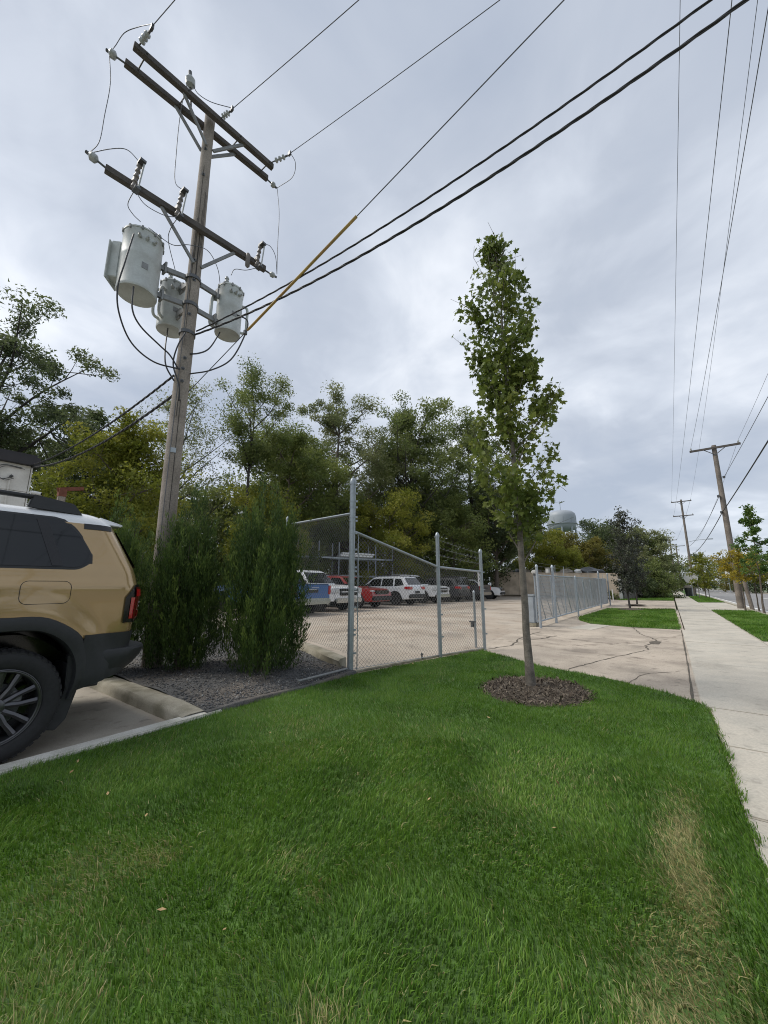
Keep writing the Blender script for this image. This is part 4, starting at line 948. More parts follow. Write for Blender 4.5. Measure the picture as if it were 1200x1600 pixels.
# transformers
def transformer(label, x, y, z0, z1, r, seed, fins=None, pipes=(), bush=(.1, .1)):
    t = thing('transformer', label, 'transformer', (x, y, z0), 0, 'pole mounted transformers')
    h = z1 - z0
    MB().lathe([(r * .9, .012), (r * .97, 0), (r, .02), (r, .05), (r * .992, .06), (r * .992, h * .55), (r, h * .56), (r, h * .60), (r * .992, h * .61), (r * .992, h - .05), (r, h - .045), (r, h)], 32).build('tank', M_tank, t, smooth=True)
    MB().lathe([(r * 1.04, h), (r * 1.04, h + .025), (r * .95, h + .05), (r * .5, h + .085), (.02, h + .095)], 32).build('lid', M_tank, t, smooth=True)
    for k in range(10):
        a = k * 2 * PI / 10 + .2
        MB().box((r * 1.03 - .01, -.014, h - .03), (r * 1.03 + .014, .014, h + .035), a, (0, 0)).build('lid_clamp', M_galvd, t)
    bx, by = bush
    q = MB(); sheds(q, (bx, by, h + .05), (bx * 1.15, by * 1.15, h + .30), .042, 4, .62); q.build('bushing', M_porc, t, smooth=True)
    for k in range(3):
        a = -.5 + k * .35; MB().lathe([(.03, 0), (.03, .04), (.016, .05), (.016, .09)], 8, axis='X').build('terminal', M_porc, t).matrix_local = Matrix.Rotation(a, 4, 'Z') @ Matrix.Translation((r, 0, h * .84))
    if fins:
        for a in fins:
            MB().box((r * .96, -.11, h * .22), (r + .13, .11, h * .86), a, (0, 0)).build('cooling_fin', M_tank, t, bevel=.01)
        MB().box((r + .12, -.17, h * .16), (r + .14, .17, h * .82), fins[0], (0, 0)).build('radiator_plate', M_tank, t, bevel=.004)
    for a in pipes:
        c, s = math.cos(a), math.sin(a); f = lambda q_, z: (c * q_, s * q_, z)
        MB().tube(smooth_path([f(r * .95, h * .76), f(r + .07, h * .76), f(r + .10, h * .68), f(r + .10, h * .5), f(r + .10, h * .26), f(r + .07, h * .16), f(r * .95, h * .14)], 4), .026, 10).build('cooling_pipe', M_tank, t, smooth='all')
    MB().box((r * .98, -.045, h * .32), (r + .004, .045, h * .42), -0.1, (0, 0)).build('data_plate', M_galvd, t)
    return t
TR_L, TR_R, TR_C = (-6.64, 2.08), (-6.36, 3.56), (-7.03, 2.80)
transformer('largest grey transformer with flat cooling box left of the pole', *TR_L, 6.02, 7.08, .295, 1, fins=(-2.35, -2.9), bush=(.02, .19))
transformer('grey transformer with curved pipes on the fence side of the pole', *TR_R, 6.02, 6.96, .232, 2, pipes=(1.15, -1.75, -2.2), bush=(-.02, -.08))
transformer('grey transformer partly hidden behind the wooden pole', *TR_C, 5.95, 6.86, .225, 3, pipes=(-1.5, -1.05, 1.5), bush=(.05, -.10))
for (tx, ty), rr in ((TR_L, .295), (TR_R, .232), (TR_C, .225)):
    d = Vector((tx - PX_, ty - PY_, 0)); L = d.length; d.normalize()
    for z in (6.72, 6.18):
        m_ = MB(); beam(m_, d * .10 + Vector((0, 0, z - .05)), d * (L - rr + .02) + Vector((0, 0, z - .05)), .05, .085); beam(m_, d * (L - rr - .05) + Vector((0, 0, z - .14)), d * (L - rr - .05) + Vector((0, 0, z + .06)), .12, .03)
        m_.build('mounting_bracket', M_galvd, up)
for z in (6.72, 6.18, 5.62):
    MB().lathe([(.128, -.03), (.134, -.03), (.134, .03), (.128, .03)], 20, (0, 0, z - .05)).build('pole_band', M_steel, up)

# lines away from this pole
def wire(label, pts, r, m=None, name='power_line', group=None, cat='power line', n=5):
    o = MB().tube(pts, r, n).build(name, m or M_bare, smooth='all'); return tag(o, label, cat, group)
def twist(pts, r, off, turns, m, name, label):
    """three conductors twisted into one bundle"""
    t = thing(name, label, 'power line'); 
    for k in range(3):
        P_ = []
        for i, p in enumerate(pts):
            a = turns * 2 * PI * i / (len(pts) - 1) + k * 2 * PI / 3; P_.append(Vector(p) + Vector((0, math.cos(a) * off, math.sin(a) * off)))
        MB().tube(P_, r, 5).build('conductor', m, t, smooth='all')
    return t
wire('bare line from the outermost near insulator of the double crossarm', sag((-5.80, 1.53, 10.27), (13, 3.6, 10.3), .45), 0.0068)
wire('bare line from the insulator beside the pole top', sag((-5.78, 2.97, 10.34), (13, 4.8, 10.5), .45), 0.0068)
wire('bare line from the far end insulator of the double crossarm', sag((-5.50, 4.14, 10.33), (13, 6.0, 10.9), .35), 0.0068)
twist(sag((-6.24, 2.92, 5.68), (13, 4.85, 11.8), 1.80, 160), 0.0065, .0075, 26, M_wire, 'service_cable', 'upper twisted black cable crossing towards the street')
twist(sag((-6.24, 2.90, 5.60), (13, 4.85, 12.6), 2.36, 160), .0085, .0095, 26, M_wire, 'service_cable', 'lower thicker twisted black cable crossing towards the street')
g = thing('guy_wire', 'slanting steel guy wire with a yellow guard tube', 'guy wire')
ga, gb = Vector((-6.26, 2.90, 4.52)), Vector((13.0, 4.83, 13.5))
MB().tube([ga, gb], .007, 6).build('strand', M_bare, g)
d = (gb - ga).normalized(); MB().tube([ga + d * 1.55, ga + d * 1.60, ga + d * 3.80], [.014, .019, .020], 8).build('guard_tube', M_yel, g, smooth='all')
MB().lathe([(.03, -.03), (.03, .03)], 8).build('clamp', M_steel, g).location = ga + d * 1.5
twist(sag((-6.40, 2.70, 4.78), (-14.78, 2.60, 4.75), .22, 90), .010, .011, 14, M_wire, 'service_cable', 'upper black cable from the pole to the white building')
twist(sag((-6.40, 2.72, 4.42), (-14.78, 2.62, 4.70), .30, 90), .012, .013, 14, M_wire, 'service_cable', 'lower black cable from the pole to the white building')

# street poles
def street_pole(label, x, y, top, r, arms, lamp=None, zb=0.0, stub=False):
    t = thing('utility_pole', label, 'utility pole', (x, y, zb), 0, 'utility poles along the street')
    MB().tube([(0, 0, -.3), (0, 0, top * .5), (0, 0, top)], [r, r * .86, r * .70], 12).build('pole', M_woodg, t, smooth=True)
    for z, half, rz in arms:
        c, s = math.cos(rz), math.sin(rz)
        beam(MB(), (-half * c, -half * s - r * .9, z), (half * c, half * s - r * .9, z), .10, .12).build('crossarm', M_woodd, t)
        for sg in (-1, 1):
            beam(MB(), (sg * half * .42 * c, sg * half * .42 * s - r * .9, z - .05), (0, -r * .8, z - .45), .03, .04).build('brace', M_steel, t)
            b = Vector((sg * half * .93 * c, sg * half * .93 * s - r * .9, z + .05)); q = MB(); sheds(q, b, b + Vector((0, 0, .17)), .055, 2, .5, 8); q.build('insulator', M_porc, t)
    if lamp:
        z, L = lamp
        a = MB().tube(smooth_path([(0, 0, z), (L * .4, -.1, z + .22), (L * .9, -.2, z + .28)], 5), .03, 6).build('lamp_arm', M_galv, t)
        MB().box((L * .88, -.32, z + .22), (L * 1.12, -.10, z + .34)).build('lamp_head', M_galv, t, bevel=.03)
    return t
t = street_pole('brown wooden pole with one crossarm standing in the street verge', 3.16, 30.8, 9.95, .17, [(9.75, 1.22, -.05)])
for z, sx_ in ((7.75, .2), (6.6, -.2), (5.6, -.18)): MB().box((sx_ - .05, -.22, z), (sx_ + .07, -.10, z + .13)).build('bracket', M_steel, t)
s_ = MB().tube([(3.62, 30.55, -.2), (3.42, 30.62, 2.05)], .10, 10).build('leaning_stub', M_woodg, smooth=True); tag(s_, 'short leaning timber stub beside the brown wooden pole', 'pole stub')
street_pole('tall dark pole with two crossarms and a street light arm', 2.52, 68.0, 13.3, .17, [(13.0, 1.15, -.03), (10.95, 1.15, -.03)], lamp=(7.2, 2.5))
street_pole('distant pole with crossarm beyond the street light pole', 0.9, 100, 10.9, .17, [(10.6, 1.2, 0), (9.6, 1.1, 0)])
street_pole('distant pole with single crossarm at the sidewalk end', 2.0, 111, 10.4, .17, [(10.2, 1.6, 0)])
street_pole('distant pole half hidden in the trees left of the sidewalk', -0.86, 82, 6.9, .15, [(6.7, .8, 0), (5.9, .8, 0)])
street_pole('far small pole among the trees at the sidewalk end', -0.2, 97, 6.9, .15, [(6.7, .8, 0)])
street_pole('wooden pole across the street where the crossing lines end', 13.6, 4.9, 13.6, .17, [(10.4, 1.4, PI / 2 - .1)])
GW = 'lines along the street'
for i, (a, b, sg, r_, lab) in enumerate((
        ((1.75, -2, 15.2), (1.45, 67.9, 13.2), .3, .007, 'thin high line to the outer crossarm end of the street light pole'),
        ((3.05, -2, 15.6), (3.59, 67.9, 13.2), .9, .007, 'thin high line to the inner crossarm end of the street light pole'),
        ((2.10, -8, 9.9), (2.03, 30.7, 9.98), .45, .007, 'line to the sidewalk end of the brown pole crossarm'),
        ((2.00, -8, 11.2), (1.48, 67.9, 11.1), .6, .007, 'thin line to the lower crossarm of the street light pole'),
        ((4.45, -8, 12.4), (4.29, 30.6, 9.98), .6, .007, 'line to the street end of the brown pole crossarm'),
        ((4.30, -8, 9.6), (3.38, 30.7, 7.82), .3, .012, 'line to the bracket below the brown pole crossarm'),
        ((3.30, -8, 7.2), (3.02, 30.6, 5.65), .25, .024, 'thick black cable to the middle of the brown pole'),
        ((4.29, 30.6, 9.98), (3.59, 67.9, 7.3), .5, .007, 'line falling from the brown pole crossarm to the light pole'),
        ((3.00, 30.6, 6.66), (2.6, 67.9, 6.6), .5, .016, 'cable from the brown pole bracket to the light pole'),
        ((3.02, 30.6, 5.65), (2.6, 67.9, 5.4), .5, .024, 'thick black cable from the brown pole to the light pole'),
        ((3.59, 67.9, 13.2), (2.1, 100, 10.7), .4, .012, 'far line between the light pole and the next pole'),
        ((2.6, 67.9, 5.6), (1.0, 100, 5.4), .4, .02, 'far thick cable beyond the light pole'))):
    wire(lab, sag(a, b, sg), r_, M_wire if r_ > .015 else M_bare, 'power_line', GW)

# ================================================================== CHAIN LINK FENCE
def chainlink(p0, p1, zb, zt, half, r, name, parent, m=None, knuckle=True):
    """woven zigzag wires between p0 and p1; zb(u), zt(u) heights of the lower and upper edge along u in metres"""
    m = m or M_galvd
    a, b = Vector((p0[0], p0[1], 0)), Vector((p1[0], p1[1], 0)); L = (b - a).length; d = (b - a).normalized(); nn = Vector((-d.y, d.x, 0))
    V, F = [], []
    tri = [(math.cos(k * 2 * PI / 3), math.sin(k * 2 * PI / 3)) for k in range(3)]
    nw = int(L / half)
    for i in range(nw):
        z0, z1 = zb(i * half), zt(i * half); ns = int((z1 - z0) / half); pts = []
        for k in range(ns + 1):
            u = (i + ((k + i) % 2)) * half; off = (0.35 * r if (k % 2) else -.35 * r) * 2
            pts.append(a + d * u + nn * off + Vector((0, 0, z0 + k * half)))
        o = len(V)
        for p in pts:
            for c, s in tri: V.append(tuple(p + d * (c * r) + nn * (s * r)))
        for k in range(len(pts) - 1):
            for j in range(3):
                q0, q1, q2, q3 = o + k * 3 + j, o + k * 3 + (j + 1) % 3, o + (k + 1) * 3 + (j + 1) % 3, o + (k + 1) * 3 + j
                F.append((q0, q1, q2)); F.append((q0, q2, q3))
    o = link(name, np_mesh(name, np.array(V), np.array(F), m), parent)
    o['kind'] = 'stuff'
    return o
def post(parent, x, y, h, r, z0=-.1, bands=(), m=None, dome=True, rails=None):
    m = m or M_galv
    prof = [(r, z0), (r, h - r * 2.4)]
    p = MB().lathe(prof, 16, (x, y, 0)).build('post', m, parent, smooth=True)
    if dome: MB().lathe([(r * 1.18, h - r * 2.6), (r * 1.2, h - r * 1.6), (r * 1.0, h - r * 1.2), (r * .75, h - r * .5), (r * .35, h - r * .1), (.002, h)], 16, (x, y, 0)).build('cap', m, p, smooth=True)
    for z in bands:
        bb = MB().lathe([(r * 1.02, z - .012), (r * 1.10, z - .012), (r * 1.10, z + .012), (r * 1.02, z + .012)], 16, (x, y, 0))
        bb.box((x + r, y - .008, z - .014), (x + r + .035, y + .008, z + .014), .6, (x, y)); bb.build('tension_band', m, p)
    return p
fen = thing('chain_link_fence', 'galvanised chain link fence with tall corner post beside the lawn', 'fence')
P1, P2, P3 = (-4.0, 4.60), (-3.55, 6.59), (-3.23, 7.91)
post(fen, *P1, 3.02, .047, -.1, bands=(.28, .55, .62, .95, 1.22, 1.50, 1.56, 1.84, 2.10, 2.30, 2.36, 2.52, 2.62, 2.75))
post(fen, *P2, 2.30, .036, -.1, bands=(.35, .75, 1.15, 1.62))
post(fen, *P3, 2.06, .034, -.1, bands=(.3, .8, 1.2, 1.56))
post(fen, -3.50, 8.10, 1.18, .026, -.1, dome=True)
RAIL1, RAIL2, RAIL3 = 2.14, 1.63, 1.57
rail = lambda a, b, r=.021, nm='top_rail': MB().tube([a, b], r, 10).build(nm, M_galv, fen, smooth=True)
rail((*P1, RAIL1), (*P2, RAIL2)); rail((*P2, RAIL2), (*P3, RAIL3))
le = lfence(2.5)
rail((*P1, 2.42), (*le, 2.545)); rail((P1[0] - .05, P1[1] + .012, .12), (P1[0] - .05, P1[1] + .012, 2.44), .010, 'tension_bar')
rail((P1[0] + .03, P1[1] + .12, .03), (P1[0] + .03, P1[1] + .12, 2.10), .008, 'tension_bar')
rail((*P1, .05), (*P3, .03), .004, 'bottom_wire')
for t_ in (2.5,):
    q = lfence(t_); post(fen, *q, 2.6 + t_ * .05, .03, 0)
dL = math.hypot(P2[0] - P1[0], P2[1] - P1[1])
HALF = 0.036
chainlink(P1, P2, lambda u: .02, lambda u: RAIL1 + (RAIL2 - RAIL1) * u / dL + .01, HALF, .0028, 'woven_mesh', fen)
chainlink(P2, P3, lambda u: .02, lambda u: RAIL2 + (RAIL3 - RAIL2) * u / 1.36 + .01, HALF, .0028, 'woven_mesh', fen)
chainlink(P1, le, lambda u: .27 + .03 * u, lambda u: 2.43 + .05 * u, HALF, .0025, 'woven_mesh', fen)
# barbed strands above the low bay
for k, (za, zb_) in enumerate(((2.16, 1.96), (2.00, 1.85), (1.86, 1.74))):
    a, b = Vector((*P2, za)), Vector((*P3, zb_)); m_ = MB(); m_.tube(sag(a, b, .015, 8), .0028, 5)
    for j in range(11):
        c = a.lerp(b, (j + .5) / 11); m_.tube([c + Vector((.018, .01, .018)), c - Vector((.018, .01, .018))], .0018, 3); m_.tube([c + Vector((-.018, -.005, .018)), c - Vector((-.018, -.005, .018))], .0018, 3)
    m_.build('barbed_wire', M_galvd, fen)
l_ = MB(); l_.box((-3.62, 8.06, .50), (-3.47, 8.10, .53)); l_.box((-3.58, 8.05, .40), (-3.53, 8.11, .52)); l_.build('gate_latch', M_steel, fen)
# ground edging under the fence
MB().tube([(P1[0] - .02, P1[1] + .02, .0), (P2[0] - .03, P2[1], .012), (P3[0] - .02, P3[1], .0)], .02, 6).build('bottom_kerb', M_kerb, fen)
tag(MB().tube([(-3.96, 3.55, .085), (-3.99, 4.52, .075)], .016, 8).build('edging_pipe', M_galvd, smooth=True), 'thin grey edging pipe lying between gravel and grass', 'pipe')
bo = MB(); bo.lathe([(.012, 0), (.018, .03), (.014, .07), (.02, .09), (.008, .12)], 8); o = bo.build('small_stake', M_steel); o.location = (-3.68, 6.15, 0.0); o.rotation_euler = (.15, .1, 0)
tag(o, 'small dark stake at the bottom of the fence mesh', 'stake')

# ------------------------------------------------------------------ sliding gate, rolled open along the lot edge
gt = thing('sliding_gate', 'long galvanised sliding gate with diagonal braces and mesh', 'gate')
GX, GY0, GY1 = -3.55, 13.1, 30.4
bar = lambda a, b, r=.024, nm='frame_bar', m=None: MB().tube([a, b], r, 8).build(nm, m or M_gate, gt, smooth=True)
zt_, zb_ = 1.62, .14
bar((GX, GY0, zt_), (GX, GY1, zt_ + .10)); bar((GX, GY0, zb_), (GX, GY1, zb_))
ny = 8
for i in range(ny + 1):
    y_ = GY0 + (GY1 - GY0) * i / ny; bar((GX, y_, zb_), (GX, y_, zt_ + .1 * i / ny), .022, 'upright')
    if i < ny:
        y2 = GY0 + (GY1 - GY0) * (i + 1) / ny; bar((GX, y_, zt_), (GX, (y_ + y2) / 2, zb_), .016, 'diagonal_brace'); 
        bar((GX - .04, y_ + .9, zt_), (GX - .04, y2, zb_), .010, 'tension_rod', M_galvd)
chainlink((GX - .02, GY0), (GX - .02, GY1), lambda u: zb_, lambda u: zt_ + .1 * u / 17.3, .05, .0055, 'woven_mesh', gt, M_gate)
for i, (y_, h_, r_) in enumerate(((12.85, 1.95, .040), (14.9, 2.02, .045), (19.0, 1.72, .034), (26.0, 2.12, .042), (30.2, 2.12, .042))):
    p = thing('gate_post', ('galvanised post at the opening end of the sliding gate', 'thick capped gate guide post beside the white box', 'middle support post of the sliding gate', 'tall support post near the far end of the gate', 'last post where the sliding gate ends')[i], 'post', (GX + .16, y_, 0), 0, 'posts along the sliding gate')
    post(p, 0, 0, h_, r_, -.1, bands=(.3, .9, 1.45), m=M_gate)
for i, y_ in enumerate((16.0, 17.5, 23.5, 27.5, 29.0)):
    z = 1.64; m_ = MB().tube([(GX, y_, z), (GX + .02, y_, z + .42)], .010, 6); m_.build('barb_arm', M_gate, gt)
for z in (1.80, 1.92, 2.03): MB().tube([(GX, 13.2, z), (GX, 30.3, z + .1)], .003, 4).build('barbed_wire', M_galvd, gt)
bxo = thing('gate_operator', 'pale blue grey gate motor cabinet at the gate opening', 'gate operator', (-3.78, 13.35, -.01))
MB().box((-.16, -.18, 0), (.16, .18, .10)).build('plinth', M_kerb, bxo); MB().box((-.13, -.15, .10), (.13, .15, .95)).build('cabinet', M_gate, bxo, bevel=.02); MB().box((-.15, -.17, .95), (.15, .17, 1.0)).build('lid', M_gate, bxo, bevel=.015)
MB().tube(smooth_path([(.15, .1, .2), (.2, .14, .9), (.17, .10, 1.5)], 5), .018, 6).build('cable', M_blackp, bxo)
q = thing('control_box', 'small white control box on the gate guide post', 'box', (GX + .05, 14.72, 1.72)); MB().box((-.07, -.05, 0), (.05, .07, .17)).build('housing', M_paleplank, q, bevel=.02); MB().box((-.08, -.06, .17), (.06, .08, .185)).build('lid', M_paleplank, q)
q = thing('control_box', 'rounded pale lamp box on the opening end gate post', 'box', (GX + .05, 13.05, 1.66)); MB().box((-.11, -.06, 0), (.05, .08, .12)).build('housing', M_paleplank, q, bevel=.03); MB().box((-.05, -.03, -.06), (.03, .05, 0)).build('bracket', M_steel, q)
# reed-like blue panel at the end of the gate
for k in range(6):
    o = MB().box((GX + .03, 28.3 + k * .34, .12), (GX + .05, 28.3 + k * .34 + .30, 1.74)).build('gate_panel', M_gate, gt)

# ================================================================== THE TAN CAR
SX = -5.15
car = thing('parked_car', 'tan sport utility car with white roof parked rear to the kerb', 'car', (SX, 0, PARKZ)); car.scale = (1, 1, 1.028)
ip = lambda t: (lambda z: float(np.interp(z, [a[0] for a in t], [a[1] for a in t])))
cw = ip([(.35, .90), (.50, .945), (.75, .938), (.90, .952), (1.05, .962), (1.20, .971), (1.27, .974), (1.29, .971), (1.32, .958), (1.45, .930), (1.84, .805), (1.89, .775), (1.93, .725), (1.955, .64), (1.972, .50), (1.98, .30)])
cyr = ip([(.35, 1.58), (.55, 1.66), (.90, 1.70), (1.20, 1.715), (1.30, 1.70), (1.42, 1.675), (1.84, 1.475), (1.89, 1.44), (1.98, 1.30)])
cyf = ip([(.35, -2.98), (.6, -3.12), (1.0, -3.12), (1.10, -3.05), (1.17, -2.90), (1.20, -2.2), (1.22, -1.75), (1.86, -1.08), (1.93, -.85), (1.98, -.5)])
RC = .17
def bulge(y, z):
    b = 0.0
    for c in (.78, -2.07):
        q = math.hypot(y - c, (z - .42) * .95); k = min(1, max(0, (.80 - q) / .16)); b = max(b, k * k * (3 - 2 * k))
    return .030 * b
def shell(z, yy=None, off=0.0):
    """outline of the body at height z, from the rear centre round the +x side to the front centre"""
    w_, yr, yf = cw(z), cyr(z), cyf(z); rf = min(.30, (yr - yf) * .2)
    pts = [(w_ * f * .999, yr) for f in np.linspace(0, 1, 6)[:-1] * (w_ - RC) / w_]
    pts += [(w_ - RC + RC * math.sin(a), yr - RC + RC * math.cos(a)) for a in np.linspace(0, PI / 2, 8)]
    pts += [(w_ + bulge(q, z), q) for q in np.linspace(yr - RC, yf + rf, 96)[1:-1]]
    pts += [(w_ - rf + rf * math.cos(a), yf + rf - rf * math.sin(a)) for a in np.linspace(0, PI / 2, 8)]
    pts += [((w_ - rf) * f, yf) for f in np.linspace(1, 0, 6)[1:]]
    return pts
def cside(y, z, off=0.0):
    """point on the +x flank at length y and height z"""
    w_, yr = cw(z), cyr(z); t = yr - y
    if t >= RC: return (w_ + bulge(y, z) + off, y, z)
    t = max(t, 0.0); s = math.sqrt(max(0, RC * RC - (RC - t) ** 2)); n_ = Vector((s, RC - t, 0)).normalized() if RC else Vector((1, 0, 0))
    return (w_ - RC + s + off * n_.x, y + off * n_.y, z)
def wrap(s, z, off=0.0):
    """like cside, but s runs on round the rear corner as arc length"""
    w_, yr = cw(z), cyr(z); yc = yr - RC
    if s <= yc: return (w_ + bulge(s, z) + off, s, z)
    a = (s - yc) / RC
    if a < PI / 2: return (w_ - RC + (RC + off) * math.cos(a), yc + (RC + off) * math.sin(a), z)
    return (w_ - RC - (s - yc - RC * PI / 2), yr + off, z)
WY, FWY, WZ = 0.78, -2.07, 0.415
def in_arch(y, z, k=.518):
    for c in (WY, FWY):
        if abs(y - c) < .49 and z < .42: return True
        if math.hypot(y - c, (z - .42) * .86) < k: return True
    return False
def loft(zs, m, name, arch=True, cap=False):
    mb = MB()
    for sg in (1, -1):
        ring = [[(sg * x, y, z) for x, y in shell(z)] for z in zs]
        nc = len(ring[0]); base = len(mb.v)
        mb.v += [q for r_ in ring for q in r_]
        for i in range(len(zs) - 1):
            for j in range(nc - 1):
                f = (i * nc + j, i * nc + j + 1, (i + 1) * nc + j + 1, (i + 1) * nc + j)
                c = [sum(ring[k // nc][k % nc][q] for k in f) / 4 for q in range(3)]
                if arch and (abs(c[0]) > .6 and in_arch(c[1], c[2]) or (c[1] > 1.22 and c[2] < .83)): continue
                mb.f.append(tuple(k + base for k in f))
        if cap: mb.f.append(tuple(base + (len(zs) - 1) * nc + j for j in range(nc)))
    me = mb.mesh(name, m); bm = bmesh.new(); bm.from_mesh(me); bmesh.ops.remove_doubles(bm, verts=bm.verts, dist=.0005); bmesh.ops.recalc_face_normals(bm, faces=bm.faces); bm.to_mesh(me); bm.free()
    me.polygons.foreach_set('use_smooth', [True] * len(me.polygons)); me.set_sharp_from_angle(angle=R(30))
    return link(name, me, car)
loft([.38, .42, .46, .50, .55, .60, .65, .70, .75, .80, .85, .90, .95, 1.0, 1.05, 1.10, 1.15, 1.20, 1.235, 1.26, 1.28, 1.30, 1.33, 1.38, 1.45, 1.55, 1.65, 1.75, 1.80, 1.84], M_tan, 'body')
loft([1.835, 1.86, 1.89, 1.91, 1.93, 1.945, 1.955, 1.965, 1.972, 1.98], M_cwhite, 'roof', arch=False, cap=True)
def patch(name, m, ss, zlo, zhi, nz, off, parent=car, fn=None, sg=1):
    fn = fn or wrap
    rows_ = []
    for s in ss:
        a, b = zlo(s), zhi(s); rows_.append([(lambda p: (p[0] * sg, p[1], p[2]))(fn(s, a + (b - a) * k / nz, off)) for k in range(nz + 1)])
    return MB().grid(rows_).build(name, m, parent, smooth='all')
lin = np.linspace
# windows and pillars: rounded at the rear end
def wlo(y): return 1.445 + (max(0, y - 1.13) / .125) ** 2 * .06
def whi(y): return 1.862 - (max(0, y - 0.98) / .275) ** 2.0 * .30 if y < 1.25 else 1.56
for sg in (1, -1):
    patch('window', M_glass, list(lin(-.95, 1.13, 50)) + list(lin(1.14, 1.25, 14)), wlo, whi, 8, .006, sg=sg)
    patch('window_seal', M_clad, list(lin(-.97, 1.13, 30)) + list(lin(1.14, 1.272, 14)), lambda y: wlo(min(y, 1.25)) - .022, lambda y: whi(min(y - .012, 1.25)) + (.016 if y < 1.2 else .0), 8, .0025, sg=sg)
    patch('window_pillar', M_trim, [0, 1], lambda k: 1.452, lambda k: 1.845, 6, .010, fn=lambda s, z, o: (cw(z) + o, .985 + s * .075 - (z - 1.45) * .32, z), sg=sg)
    patch('window_pillar', M_trim, [0, 1], lambda k: 1.452, lambda k: 1.855, 6, .010, fn=lambda s, z, o: (cw(z) + o, -.02 + s * .10, z), sg=sg)
    patch('gutter_band', M_clad, lin(1.20, 1.43, 8), lambda y: 1.792, lambda y: 1.842, 3, .005, fn=cside, sg=sg)
    # wheel arch flares
    for c in (WY, FWY):
        inn = [(.43, .38), (.455, .55), (.43, .70), (.34, .835), (.19, .925), (0, .945), (-.19, .925), (-.34, .835), (-.43, .70), (-.455, .55), (-.43, .38)]
        outr = [(.47, .38), (.535, .58), (.52, .76), (.44, .905), (.22, 1.035), (0, 1.05), (-.22, 1.035), (-.44, .905), (-.52, .76), (-.535, .58), (-.47, .38)]
        pa = smooth_path([(a, b, 0) for a, b in inn], 4); pb = smooth_path([(a, b, 0) for a, b in outr], 4); rows_ = []
        for f, off in ((1.0, .001), (.93, .014), (.5, .030), (.08, .026), (0, .0), (0, -.18)):
            row = []
            for p, q in zip(pa, pb):
                y, z = p.x + (q.x - p.x) * f, p.y + (q.y - p.y) * f
                s = cside(min(c + y, 1.60), z); row.append((sg * (s[0] + off), c + y, z))
            rows_.append(row)
        MB().grid(rows_).build('wheel_arch_flare', M_clad, car, smooth=True)
        # dark well behind the wheel
        rows_ = []
        for xx in (.93, .80, .45):
            rows_.append([(sg * xx, c + .47 * math.cos(a), .42 + .50 * math.sin(a)) for a in lin(-.25, PI + .25, 20)])
        MB().grid(rows_).build('wheel_well', M_trim, car, smooth='all')
        MB().box((sg * .44, c - .5, .25), (sg * .46, c + .5, .95)).build('inner_well', M_trim, car)
    # lower cladding behind the rear wheel, running into the bumper corner
    patch('side_cladding', M_clad, list(lin(1.27, 1.52, 12)) + list(lin(1.53, 1.78, 16)), lambda s: .44 + max(0, s - 1.27) * .25, lambda s: .875 - .0 * s, 8, .016, sg=sg)
    patch('sill', M_clad, lin(-1.56, .33, 24), lambda s: .385, lambda s: .56, 4, .014, sg=sg)
    # tail lamp
    tl = patch('tail_lamp', M_trim, lin(1.555, 1.86, 16), lambda s: .955, lambda s: 1.175 + min(1, max(0, (s - 1.55) / .09)) * .125, 8, .014, sg=sg)
    patch('lens', M_redl, lin(1.60, 1.64, 4), lambda s: .99, lambda s: 1.18, 5, .020, parent=tl, sg=sg)
    patch('lens', M_redd, lin(1.64, 1.80, 12), lambda s: .985, lambda s: 1.275, 5, .022, parent=tl, sg=sg)
    patch('lens', M_redl, lin(1.645, 1.80, 12), lambda s: 1.19, lambda s: 1.255, 3, .026, parent=tl, sg=sg)
    for z in (1.095, 1.13): patch('lens_bar', M_lampw, lin(1.69, 1.79, 10), lambda s: z, lambda s: z + .012, 1, .028, parent=tl, sg=sg)
    patch('lens', M_redl, lin(1.69, 1.79, 10), lambda s: 1.0, lambda s: 1.06, 2, .026, parent=tl, sg=sg)
    # roof rail
    rl = MB().tube([(sg * .70, -1.0, 2.015), (sg * .715, 0, 2.045), (sg * .71, .85, 2.035)], [.018, .022, .022], 8).build('roof_rail', M_clad, car, smooth='all')
    for y0_, y1_ in ((.80, 1.20), (.20, .52), (-1.05, -.70)):
        MB().add([(sg * .67, y0_, 1.955), (sg * .745, y0_, 1.935), (sg * .745, y1_, 1.915), (sg * .67, y1_, 1.935), (sg * .685, y0_ + .03, 2.062), (sg * .73, y0_ + .03, 2.058), (sg * .725, y1_ - .07, 2.018), (sg * .69, y1_ - .07, 2.022)],
                 [(0, 1, 2, 3), (4, 5, 6, 7), (0, 1, 5, 4), (1, 2, 6, 5), (2, 3, 7, 6), (3, 0, 4, 7)]).build('rail_foot', M_clad, rl, smooth=True, bevel=.008)
    MB().add([(sg * x_, y_, z_) for x_ in (.60, .93) for y_, z_ in ((1.10, .17), (1.17, .15), (1.235, .22), (1.285, .42), (1.30, .72), (1.19, .72), (1.20, .45), (1.15, .28))], [tuple(range(8)), tuple(range(15, 7, -1))] + [(i, (i + 1) % 8, 8 + (i + 1) % 8, 8 + i) for i in range(8)]).build('mud_flap', M_clad, car, bevel=.006)
    # door shut lines, handles, mirror
    for y_ in (.22, -.72): patch('door_gap', M_trim, [y_ - .003, y_ + .003], lambda s: .58, lambda s: 1.43, 12, .0012, sg=sg)
    for y_ in (.02, -.95):
        MB().tube([cside(y_ - .09, 1.18, .0), cside(y_ - .07, 1.18, .035), cside(y_ + .07, 1.18, .035), cside(y_ + .09, 1.18, .0)], .014, 8).build('door_handle', M_tan, car, smooth='all').scale = (sg, 1, 1)
    MB().box((sg * .93, -1.22, 1.36), (sg * 1.14, -1.06, 1.58)).build('wing_mirror', M_clad, car, bevel=.03)
